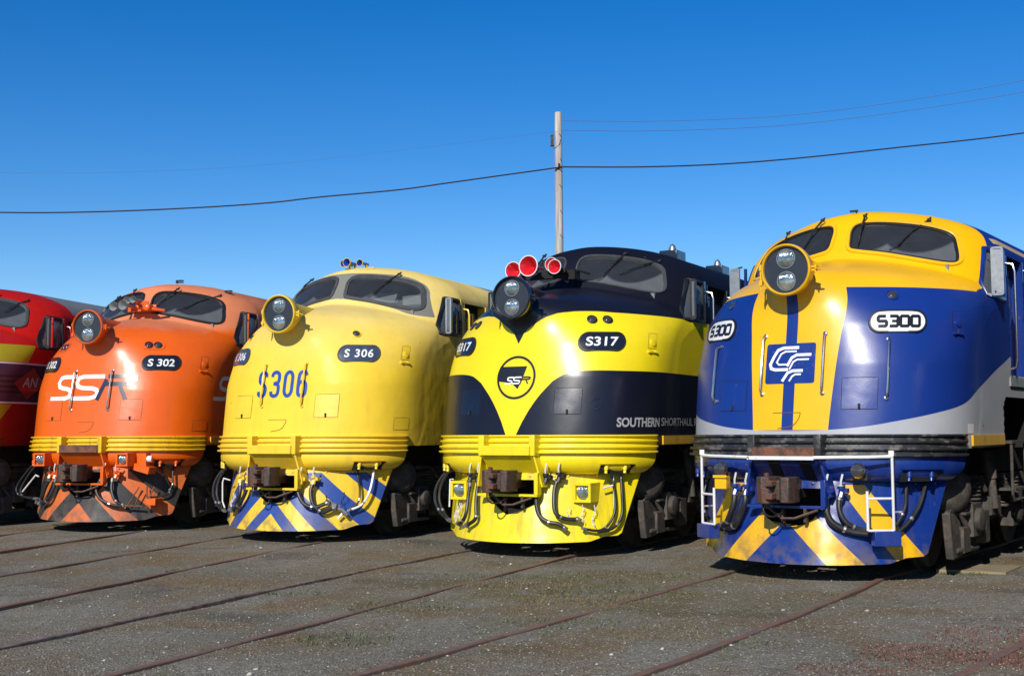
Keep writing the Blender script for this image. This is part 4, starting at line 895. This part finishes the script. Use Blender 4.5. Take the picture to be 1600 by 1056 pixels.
# ---------- orange locomotive ----------
L1 = base_loco('locomotive', 'orange bulldog nosed locomotive numbered S302 with grey horns and dark striped pilot', -6.355, 18.754, .26915,
    dict(body='o_body', frame=('bgask',), sideframe='bgask', trim='org', door='org', rail='org', deflector=.05, defmat='wiper', wipers=[(.42, 3.79, .20, 3.50), (.96, 3.70, .62, 3.45), (-.32, 3.79, -.3, 3.5), (-.85, 3.73, -.8, 3.5)], lamp='org', band='o_band', step='rusty', posts='o_band', low='org', pil='o_pil', sill=2.33))
for sd in (1, -1): build_plate(L1, sd, 'k', 'S 302')
for sd in (1, -1): part('marker_plate', conform([stadium(sd*.86, 2.782, .175, .068, 6)], lambda u, v, i: SP(u, v, .008), .05), M['org'], L1)
build_marker(L1, [(.79, True), (.925, False)])
for s in (.315, -.315): handrail(L1, s, 2.39, 1.80, 'alu')
hatch(L1, .50, .83, 1.645, 1.955, M['org'], gap='seam'); hatch(L1, -.84, -.50, 1.645, 1.955, M['org'], gap='seam'); hatch(L1, 1.63, 1.92, 1.475, 1.64, M['org'], False, gap='seam'); lockbox(L1, M['org']); flap_seam(L1)
a, b = ssr(-.785, .71, 1.945, 2.335, .062, fnS); part('emblem_letters', a, M['letw'], L1, 'white SS of the nose lettering'); part('emblem_letters', b, M['letn'], L1, 'navy R of the nose lettering')
a, b = ssr(2.02, 3.5, 1.945, 2.335, .062, fnS); part('emblem_letters', a, M['letw'], L1); part('emblem_letters', b, M['letn'], L1)
a, b = ssr(-3.5, -2.02, 1.945, 2.335, .062, fnS); part('emblem_letters', a, M['letw'], L1); part('emblem_letters', b, M['letn'], L1)
hn = MB().box((.05, 1.38, 3.44), (.42, .16, .10)).tube([(-.05, 1.3, 3.46), (.3, 1.4, 3.47)], .035, 8).box((.16, 1.30, 3.50), (.10, .12, .10), ('Z', .5)).tube([(.1, 1.2, 3.44), (.3, 1.25, 3.42), (.45, 1.38, 3.40)], .025, 8).lathe([(0, .06), (.05, .06), (.07, .03)], (.25, 1.22, 3.44), (0, -1, .2), 12).tube([(.0, 1.35, 3.48), (.06, 1.2, 3.55), (.16, 1.25, 3.48)], .02, 8, smooth=3)
hs_ = part('horn_cluster', hn, M['org'], L1)
for tip, r, ln in (((-.22, .98, 3.455), .075, .38), ((-.03, .95, 3.465), .080, .40), ((-.06, 1.10, 3.55), .066, .3), ((.10, 1.02, 3.555), .058, .3)): horn(hs_, tip, ln, r, M['horn_g'], None)
for x, y in ((.18, 2.3), (.98, 2.5)): part('roof_clip', MB().box((x, y, RY(x)+.03), (.12, .06, .018)).box((x-.05, y, RY(x)+.01), (.02, .04, .05)).box((x, y, RY(x)-.0), (.12, .06, .015)), M['wiper'], L1)
part('antenna', MB().tube([(.9, 5.6, 3.80), (.93, 5.6, 4.08)], .006, 5).box((.9, 5.6, 3.84), (.12, .12, .03)), M['wiper'], L1)
for x in (.70, -.70): lens_box(L1, (x, -.11, 1.065), .195, M['org'], depth=.26)
part('cable_plug', MB().lathe([(-.05, .05), (.03, .05), (.03, .04), (.05, .04)], (.98, .12, 1.07), (-1, -.3, 0), 16), M['white'], L1); part('plug_bracket', MB().box((.90, .14, 1.06), (.15, .16, .19)).box((.93, .10, .93), (.26, .2, .10), ('Y', .25)), M['org'], L1)
HS = {'A': ([(-0.64, 0.06, 0.80), (-0.733, 0.06, 0.633), (-0.804, 0.08, 0.472), (-0.95, 0.20, 0.41)], .028, {}), 'B': ([(-0.47, -0.05, 0.79), (-0.50, -0.07, 0.619), (-0.60, -0.07, 0.461), (-0.76, .0, 0.41)], .028, {}),
      'C': ([(0.33, -0.06, 0.80), (0.264, -0.12, 0.649), (0.355, -0.15, 0.495), (0.532, -0.11, 0.405), (0.685, -.03, 0.38)], .024, {}), 'D': ([(0.478, -.03, 0.79), (0.491, -0.07, 0.625), (0.561, -0.08, 0.47), (0.664, -.04, 0.403)], .024, {}),
      'E': ([(1.007, 0.44, 1.037), (1.039, 0.40, 0.878), (1.117, 0.44, 0.718), (1.158, 0.47, 0.604), (1.091, 0.37, 0.518), (0.935, 0.20, 0.503)], .013, {}), 'F': ([(1.136, 0.58, 1.034), (1.154, 0.51, 0.83), (1.168, 0.49, 0.694), (1.146, 0.45, 0.605)], .013, {}),
      'H': ([(-1.16, .48, 1.06), (-1.36, .46, .86), (-1.52, .44, .62), (-1.40, .38, .50), (-1.0, .24, .47)], .013, {}), 'I': ([(-1.12, .45, 1.02), (-1.26, .42, .86), (-1.40, .38, .6), (-1.30, .32, .49), (-1.0, .2, .46)], .013, {})}
micro(L1, HS)
for P in ((-.64, .05, .84), (-.48, -.05, .84), (.38, -.06, .85), (.53, -.01, .85)): tap(L1, P, M['org'])
part('dummy_coupling', MB().lathe([(-.15, .06), (.15, .06)], (-.33, -.08, .80), (0, 0, 1), 14), M['rub'], L1)
part('tow_bar', MB().tube([(.68, -.06, .39), (.90, .09, .375)], .016, 6).tube([(.80, .06, .40), (.86, .14, .62)], .008, 6).tube([(.95, .14, .35), (.90, .22, .66)], .010, 6).tube([(.93, .14, .35), (1.0, .25, .66)], .010, 6).tube([(.72, .0, .40), (.82, .14, .66)], .009, 6), M['rusty'], L1)
part('step_box', MB().box((1.02, .22, .44), (.16, .2, .10)), M['org'], L1, bevel=.006); mu_box(L1, M['org'], 0)
part('guard_rail', MB().tube([(-.98, .24, .80), (-1.06, .28, .82), (-1.38, .40, .56)], .012, 6), M['white'], L1)

# ---------- red locomotive, mostly outside the left edge ----------
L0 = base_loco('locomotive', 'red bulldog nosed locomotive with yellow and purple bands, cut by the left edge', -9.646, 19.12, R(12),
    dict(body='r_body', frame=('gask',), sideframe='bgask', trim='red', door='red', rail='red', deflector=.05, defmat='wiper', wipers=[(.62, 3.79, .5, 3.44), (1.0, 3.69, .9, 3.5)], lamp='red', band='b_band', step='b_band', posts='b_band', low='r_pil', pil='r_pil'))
for sd in (1, -1):
    q = (2.45*sd, 2.26)
    e = part('emblem', conform([[(q[0]-.42, q[1]), (q[0], q[1]-.26), (q[0]+.42, q[1]), (q[0], q[1]+.26)]], lambda u, v, i: SP(u, v, .003), .06), M['maroon'], L0)
    part('emblem_letters', text_mb('AN', q[0]-.19, q[0]+.19, q[1]-.06, q[1]+.10, fnS, .02, .006), M['letg'], e); part('emblem_bar', conform([[(q[0]-.24, q[1]-.12), (q[0]+.24, q[1]-.12), (q[0]+.24, q[1]-.07), (q[0]-.24, q[1]-.07)]], lambda u, v, i: SP(u, v, .0055), .06), M['red'], e)
hn = MB().tube([(.30, 2.3, 3.88), (.32, 2.28, 4.02), (.32, 2.2, 4.08)], .035, 10).lathe([(-.05, .03), (-.03, .07), (.03, .075), (.05, .05)], (.34, 2.2, 4.10), (0, -1, .1), 14).tube([(.34, 2.24, 4.08), (.1, 2.24, 4.10)], .025, 8); part('horn_cluster', hn, M['red'], L0)
z_ = 3.90; d = MB().lathe([(0, .62), (.10, .62), (.13, .56), (.20, .50), (.23, .2), (.235, .0)], (.2, 8.6, z_-.05), (0, 0, 1), 36)
fan = part('roof_fan', d, M['intl'], L0)
for k in range(16): a = 2*math.pi*k/16; part('fan_rib', MB().box((.2+.56*math.cos(a), 8.6+.56*math.sin(a), z_+.10), (.05, .05, .04)), M['horn_g'], fan)

# ---------- unseen locomotive added to the right so that its shadow falls into view ----------
L5 = base_loco('locomotive', 'unseen second red banded locomotive added outside the right edge for its shadow', 5.34, 9.78, R(41),
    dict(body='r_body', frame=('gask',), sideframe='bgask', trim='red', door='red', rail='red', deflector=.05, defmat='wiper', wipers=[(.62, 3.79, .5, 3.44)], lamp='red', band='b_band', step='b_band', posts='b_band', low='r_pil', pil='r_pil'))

# ================= ground, tracks =================
def ground_mat():
    m, n = newmat('gravel_ground')
    b = n.noise(.35, 5); f = n.noise(9, 6, rough=.7); vf = n.noise(55, 4, rough=.7)
    c = n.mix(n.ramp(b, .35, .68), (.185, .170, .130), (.262, .245, .203))
    c = n.mix(n.ramp(n.noise(.9, 5), .45, .64), c, (.205, .150, .085)); c = n.mix(n.m('MULTIPLY', n.ramp(n.noise(.55, 6, rough=.7, vec=None), .54, .62), .5), c, (.07, .062, .05))
    rb = n.ramp(n.noise(.6, 4, vec=None), .5, .66)
    reg = n.a2(n.gt(n.m('MULTIPLY_ADD', n.y, -.35, n.x), -1.0, .8), n.lt(n.y, 9.7, 1.2)); c = n.mix(n.m('MULTIPLY', n.a2(reg, n.ramp(n.noise(1.3, 6, rough=.7), .49, .62)), .55), c, (.22, .085, .06))
    gm = n.ramp(n.noise(1.7, 5, rough=.65), .60, .70); gc = n.a2(n.lt(n.ab(n.m('SUBTRACT', n.x, .6)), 1.6, 1.5), n.lt(n.ab(n.m('SUBTRACT', n.y, 11.4)), 1.6, 1.6)); c = n.mix(n.a2(gc, n.ramp(n.noise(1.1, 6, rough=.7), .42, .62)), c, (.16, .135, .055)); c = n.mix(n.m('MULTIPLY', gm, .6), c, (.12, .13, .045))
    vo = n.t.nodes.new('ShaderNodeTexVoronoi'); vo.inputs['Scale'].default_value = 60; n.t.links.new(n.obj, vo.inputs['Vector'])
    sv = n.t.nodes.new('ShaderNodeSeparateColor'); n.t.links.new(vo.outputs['Color'], sv.inputs[0])
    c = n.mul(c, n.mix(sv.outputs[0], (.66, .66, .66), (1.22, 1.21, 1.16)))
    c = n.mix(n.gt(sv.outputs[1], .988, .01), c, (.36, .34, .29))
    c = n.mul(c, n.mix(n.ramp(vf, .3, .7), (.72, .72, .72), (1.18, 1.18, 1.18)))
    n.set(n.p.inputs['Base Color'], c); n.p.inputs['Roughness'].default_value = .95; n.p.inputs['Specular IOR Level'].default_value = .15
    bb = n.bump(vo.outputs['Distance'], .9, .012); bb = n.bump(f, .7, .03, bb); bb = n.bump(vf, .5, .008, bb)
    n.set(n.p.inputs['Normal'], bb); return m
GM = ground_mat()
def gz(x, y): return -.012+.012*math.sin(x*.9+1.3)*math.sin(y*.7)+.006*math.sin(x*3.1+y*2.3)
nx, ny = 90, 90
gx = np.r_[-1500, -400, -100, -40, -20, np.linspace(-13, 13, 131), 20, 40, 100, 400, 1500]; gy = np.r_[-1500, -300, -60, -20, -5, np.linspace(2, 28, 131), 35, 50, 100, 400, 1500]
V = [(a, b, gz(a, b) if abs(a) < 14 and 1 < b < 29 else -.02) for b in gy for a in gx]; w_ = len(gx)
F = [(j*w_+i, j*w_+i+1, (j+1)*w_+i+1, (j+1)*w_+i) for j in range(len(gy)-1) for i in range(w_-1)]
g = MB().add(V, F).mesh('ground'); g = link('ground', g, GM); tag(g, 'flat grey gravel ground of the locomotive yard with worn dirt patches', None, None, 'structure')

RAILM = flat('rusty_rail', (.18, .125, .10), .7, .1, .45, 16, .3, rust=.6, rustc=(.20, .10, .065)); RAILM2 = flat('pale_rail', (.22, .17, .14), .65, .1, .45, 12, .3, rust=.5, rustc=(.12, .065, .045))
RAILS = {'R2': [(-5.26, 13.0), (-4.82, 14.64), (-3.87, 17.94)], 'R3': [(-4.32, 10.69), (-4.07, 11.5), (-3.83, 12.6), (-3.47, 13.69), (-3.04, 14.98), (-2.57, 16.83)],
 'R4': [(-3.53, 8.75), (-3.28, 9.29), (-3.0, 9.89), (-2.65, 10.69), (-2.3, 11.64), (-1.88, 12.73), (-1.35, 13.97), (-0.63, 15.31)], 'R5': [(-2.44, 7.68), (-2.01, 8.62), (-1.5, 9.83), (-0.86, 11.23), (-0.01, 13.15), (0.74, 14.99)],
 'R6': [(-0.93, 7.64), (-0.52, 8.41), (-0.01, 9.23), (0.66, 10.26), (1.53, 11.8), (2.42, 13.38)], 'R7': [(0.73, 7.59), (1.38, 8.64), (2.35, 10.2), (3.69, 12.56)], 'R8': [(2.63, 7.54), (3.46, 8.65)]}
def smooth_line(P):
    P = np.array(P); t = P[:, 1]; deg = 2 if len(P) > 3 else 1; cf_ = np.polyfit(t, P[:, 0], deg); return lambda y: float(np.polyval(cf_, y))
def rail_mb(P, loco, side, ext):
    f = smooth_line(P); y0, y1 = P[0][1], P[-1][1]; pts = []
    sl = (f(y0+.5)-f(y0))/.5
    for y in np.linspace(y0-6, y0, 5)[:-1]: pts.append((f(y0)+sl*(y-y0), y))
    for y in np.linspace(y0, y1, 22): pts.append((f(y), y))
    x, y = pts[-1]; lx, ly, hd = loco
    for d in (2, 6, 12, 19):
        pts.append((lx+side*.8*math.cos(hd)+d*math.sin(hd), ly-side*.8*math.sin(hd)+d*math.cos(hd)))
    mb = MB(); rings = []
    for i, p in enumerate(pts):
        a, b = np.array(pts[max(i-1, 0)]), np.array(pts[min(i+1, len(pts)-1)]); t = (b-a)/np.linalg.norm(b-a); nn = np.array([t[1], -t[0]]); r_ = []
        for o, z in ((-.032, -.03), (-.032, .003), (-.025, .009), (.025, .009), (.032, .003), (.032, -.03)): r_.append((p[0]+nn[0]*o, p[1]+nn[1]*o, z+.003*math.sin(i*1.7)))
        rings.append(r_)
    return mb.rings(rings, True, True)
TR = {'red': (-9.646, 19.12, R(12)), 'S302': (-6.355, 18.754, .26915), 'S306': (-3.132, 16.844, .40272), 'S317': (.007, 14.927, .49961), 'S300': (2.744, 12.441, .60215), 'n': (5.34, 9.78, R(41))}
def track(lab, loco, rails):
    t = empty('railway_track', (0, 0, 0)); tag(t, lab, 'railway track', 'tracks set into the gravel')
    for P, sd, mt in rails: part('rail', rail_mb(P, TR[loco], sd, 0), mt, t)
def straight(k, sd, d=9.):
    lx, ly, hd = TR[k]; return [(lx+sd*.8*math.cos(hd)-q*math.sin(hd), ly-sd*.8*math.sin(hd)-q*math.cos(hd)) for q in (d, d*.6, d*.3, .2)]
track('rusty rails set in gravel leading under the red locomotive', 'red', [(straight('red', -1), -1, RAILM), (straight('red', 1), 1, RAILM)])
track('faint rusty rails set in gravel leading under the orange locomotive', 'S302', [(straight('S302', -1), -1, RAILM), (straight('S302', 1), 1, RAILM)])
track('rusty rails set in gravel leading under the pale yellow locomotive', 'S306', [(RAILS['R2'], -1, RAILM), (RAILS['R3'], 1, RAILM)])
track('worn brown rails set in gravel leading under the black and lemon locomotive', 'S317', [(RAILS['R4'], -1, RAILM2), (RAILS['R5'], 1, RAILM)])
track('rusty rails set in gravel leading under the blue and yellow locomotive', 'S300', [(RAILS['R6'], -1, RAILM), (RAILS['R7'], 1, RAILM)])
track('single dark rail crossing the bottom right corner beside reddish ground', 'n', [(RAILS['R8'], -1, RAILM), (straight('n', 1), 1, RAILM)])

# loose stones
def stones(name, n_, xr, yr, smin, smax, mat, seed, lab, bias=1.6):
    rg = np.random.default_rng(seed); u = rg.random(n_)**bias; y = yr[0]+(yr[1]-yr[0])*u
    half = y*.43; x = (rg.random(n_)*2-1)*half; s = smin+(smax-smin)*rg.random(n_)**3
    base = np.array([(1, 0, 0), (.3, .95, 0), (-.8, .6, 0), (-.8, -.6, 0), (.3, -.95, 0), (.25, .1, .75), (-.35, -.1, .65), (0, 0, -.5)])
    faces = np.array([(0, 1, 5), (1, 2, 5), (2, 6, 5), (2, 3, 6), (3, 4, 6), (4, 5, 6), (4, 0, 5), (0, 7, 1), (1, 7, 2), (2, 7, 3), (3, 7, 4), (4, 7, 0)])
    a = rg.random(n_)*6.28; ca, sa = np.cos(a), np.sin(a)
    Vv = base[None]*(1+.35*(rg.random((n_, 8, 3))-.5)); Vv = Vv*s[:, None, None]*np.stack([np.ones(n_), .6+.5*rg.random(n_), .5+.4*rg.random(n_)], 1)[:, None, :]
    X = Vv[..., 0]*ca[:, None]-Vv[..., 1]*sa[:, None]+x[:, None]; Yv = Vv[..., 0]*sa[:, None]+Vv[..., 1]*ca[:, None]+y[:, None]
    gzv = -.012+.012*np.sin(x*.9+1.3)*np.sin(y*.7)+.006*np.sin(x*3.1+y*2.3)
    Zv = Vv[..., 2]+gzv[:, None]+s[:, None]*.12
    VV = np.stack([X, Yv, Zv], -1).reshape(-1, 3); FF = (faces[None]+8*np.arange(n_)[:, None, None]).reshape(-1, 3)
    me = bpy.data.meshes.new(name); me.vertices.add(len(VV)); me.vertices.foreach_set('co', VV.ravel()); me.loops.add(FF.size); me.loops.foreach_set('vertex_index', FF.ravel())
    me.polygons.add(len(FF)); me.polygons.foreach_set('loop_start', np.arange(0, FF.size, 3)); me.polygons.foreach_set('loop_total', np.full(len(FF), 3)); me.update(calc_edges=True); me.validate()
    o = link(name, me, mat); tag(o, lab, None, None, 'stuff')
def stone_mat(nm, lo, hi):
    m, n = newmat(nm); c = n.t.nodes.new('ShaderNodeNewGeometry'); n.set(n.p.inputs['Base Color'], n.mix(c.outputs['Random Per Island'], lo, hi)); n.p.inputs['Roughness'].default_value = .9; n.p.inputs['Specular IOR Level'].default_value = .2; return m
stones('gravel', 70000, 0, (7.0, 20), .003, .012, stone_mat('gravel_stone', (.07, .062, .046), (.30, .275, .225)), 3, 'small grey gravel stones lying loose all over the yard')
stones('pale_stones', 300, 0, (7.2, 19), .008, .028, stone_mat('pale_stone', (.26, .24, .20), (.52, .49, .43)), 8, 'scattered pale pebbles on the darker gravel', 1.2)
# weeds
def weeds(name, spots, col_, lab, h=.03, per=90):
    rg = random.Random(11); V = []; F = []
    for x, y, rx, ry, dens in spots:
        for _ in range(int(per*dens)):
            a = rg.random()*6.28; q = rg.random()**.5; px, py = x+math.cos(a)*q*rx, y+math.sin(a)*q*ry; b = rg.random()*6.28; l = h*(.3+rg.random()); w = .003+.003*rg.random(); lean = l*.5
            dx, dy = math.cos(b), math.sin(b); z = gz(px, py)
            i = len(V); V += [(px-dy*w, py+dx*w, z), (px+dy*w, py-dx*w, z), (px+dx*lean+dy*w*.6, py+dy*lean-dx*w*.6, z+l*.7), (px+dx*lean*1.6, py+dy*lean*1.6, z+l)]; F += [(i, i+1, i+2), (i, i+2, i+3)]
    o = part(name, MB().add(V, F), col_, None); tag(o, lab, None, None, 'stuff')
weeds('grass', [(-1.2, 9.0, .35, .3, 3), (-.9, 10.6, .5, .35, 4), (.35, 9.7, .5, .3, 2.5), (.9, 11.4, .7, .5, 5), (-3.6, 13.4, .08, .1, 1.2), (-2.0, 11.6, .3, .2, 1.5), (1.0, 12.7, .9, .6, 5), (4.6, 12.9, .25, .2, 2.2), (4.3, 13.9, .35, .25, 3), (2.9, 11.3, .15, .1, .8), (1.6, 8.7, .3, .2, 1), (-.3, 12.8, .5, .3, 2)], flat('weed_green', (.085, .11, .03), .7, 0, .4, 3, 0), 'small green weeds growing in patches between the rails', .026, 80)
weeds('ground_cover', [(2.9, 8.3, .7, .4, 9), (3.5, 9.0, .6, .45, 9), (2.2, 7.9, .5, .25, 3), (3.4, 8.0, .5, .3, 6)], flat('red_weed', (.18, .065, .045), .75, 0, .4, 3, 0), 'low reddish ground cover beside the rail at bottom right', .018, 110)
weeds('dry_grass', [(.6, 10.9, .6, .4, 7), (1.1, 9.2, .5, .3, 3), (.2, 12.0, .7, .4, 5), (-2.7, 12.0, .6, .3, 3)], flat('dry_weed', (.20, .14, .05), .8, 0, .4, 3, 0), 'dry straw coloured weeds on the gravel in front of the black and lemon locomotive', .018, 90)
slab = MB().prism([(4.35, 13.05), (4.95, 12.75), (5.35, 13.35), (5.0, 13.5), (5.15, 13.9), (4.7, 14.0)], -.03, .012, 'xy'); o = part('concrete_slab', slab, flat('tan_concrete', (.27, .22, .13), .85, 0, .25, 6, .2), None); tag(o, 'small tan concrete slab on the ground beside the blue and yellow locomotive', 'concrete slab')

# ================= pole and wires =================
def cam_pt(px, py, Y):
    """place where the sight line through a picture point meets the upright plane y = Y"""
    u, v = px-800, py-528; u, v = u*_cr+v*_sr, -u*_sr+v*_cr
    d = np.array([u, CAM_F*_c+v*_s, CAM_F*_s-v*_c]); t = Y/d[1]; return np.array([0, 0, CAM_H])+d*t
PY = 40.; top = cam_pt(872, 176, PY); px_, pz_ = float(top[0]), float(top[2])
wood = newmat('weathered_pole_wood'); n = wood[1]
c = n.mix(n.ramp(n.noise(14, 5, stretch=(1, 1, .06)), .35, .7), (.26, .225, .19), (.56, .51, .45)); c = n.mix(n.ramp(n.noise(2.5, 4, stretch=(1, 1, .15)), .55, .75), c, (.30, .30, .16))
n.set(n.p.inputs['Base Color'], c); n.p.inputs['Roughness'].default_value = .85; n.set(n.p.inputs['Normal'], n.bump(n.noise(30, 4, stretch=(1, 1, .05)), .5, .02))
pole = empty('utility_pole', (px_, PY, 0)); tag(pole, 'weathered grey wooden utility pole rising behind the black and lemon locomotive', 'utility pole')
mb = MB().lathe([(0, .16), (3, .15), (6, .14), (9, .128), (pz_-.03, .112), (pz_, .10)], (0, 0, 0), (0, 0, 1), 20); part('pole_shaft', mb, wood[0], pole)
b = MB().box((-.20, -.02, pz_-.93), (.09, .16, .28)).box((-.20, -.02, pz_-.77), (.11, .18, .03)).box((-.20, -.02, pz_-1.09), (.11, .18, .03)).tube([(-.18, -.05, pz_-1.1), (-.15, -.08, pz_-1.2), (.02, -.13, pz_-1.08), (.06, -.12, pz_-.9)], .008, 6, smooth=4)
part('junction_box', b, M['grime'], pole)
br = MB().tube([(.0, -.13, pz_-1.72), (.02, -.17, pz_-1.80), (.0, -.13, pz_-1.90)], .012, 6).tube([(-.10, -.10, pz_-1.94), (.0, -.15, pz_-1.86), (.11, -.10, pz_-1.96)], .012, 6).lathe([(-.04, .03), (.04, .03)], (.01, -.15, pz_-1.74), (0, 0, 1), 10)
part('wire_bracket', br, M['bgask'], pole)
for k, q in enumerate((.72, 1.52, 2.38, 3.2, 4.0)): part('pole_step', MB().tube([(.02+.02*(k % 2), -.13, pz_-q), (.09, -.11, pz_-q-.10)], .009, 5), M['bgask'], pole)
WM = flat('wire_black', (.015, .013, .02), .6, 0, .1, 5, 0); WM2 = flat('thin_wire', (.09, .10, .14), .6, 0, .1, 5, 0)
def wire(lab, pts, r, m_):
    P = [cam_pt(a, b, PY-.14) for a, b in pts]; o = part('overhead_wire', MB().tube(P, r, 6, smooth=8), m_, None); tag(o, lab, 'wire', 'overhead wires')
wire('thick black overhead wire sagging from the pole to the left edge', [(-500, 300), (-250, 325), (0, 332), (150, 331), (300, 325), (420, 317), (500, 308), (620, 297), (700, 286), (800, 272), (872, 262)], .024, WM)
wire('thick black overhead wire rising from the pole to the right edge', [(872, 261), (1000, 261), (1120, 257), (1240, 248), (1400, 231), (1600, 208), (1900, 160)], .024, WM)
wire('thin overhead wire running right from the pole, upper of the two thin ones', [(878, 189), (1000, 190), (1120, 187), (1240, 180), (1400, 160), (1600, 126), (1850, 70)], .0075, WM2)
wire('thin overhead wire running right from the pole, lower of the two thin ones', [(878, 204), (1000, 205), (1120, 202), (1240, 195), (1400, 176), (1600, 144), (1850, 92)], .0075, WM2)
wire('faint thin overhead wire sagging from the pole to the left edge', [(-300, 262), (0, 270), (200, 269), (400, 259), (600, 238), (872, 205)], .0032, WM2)
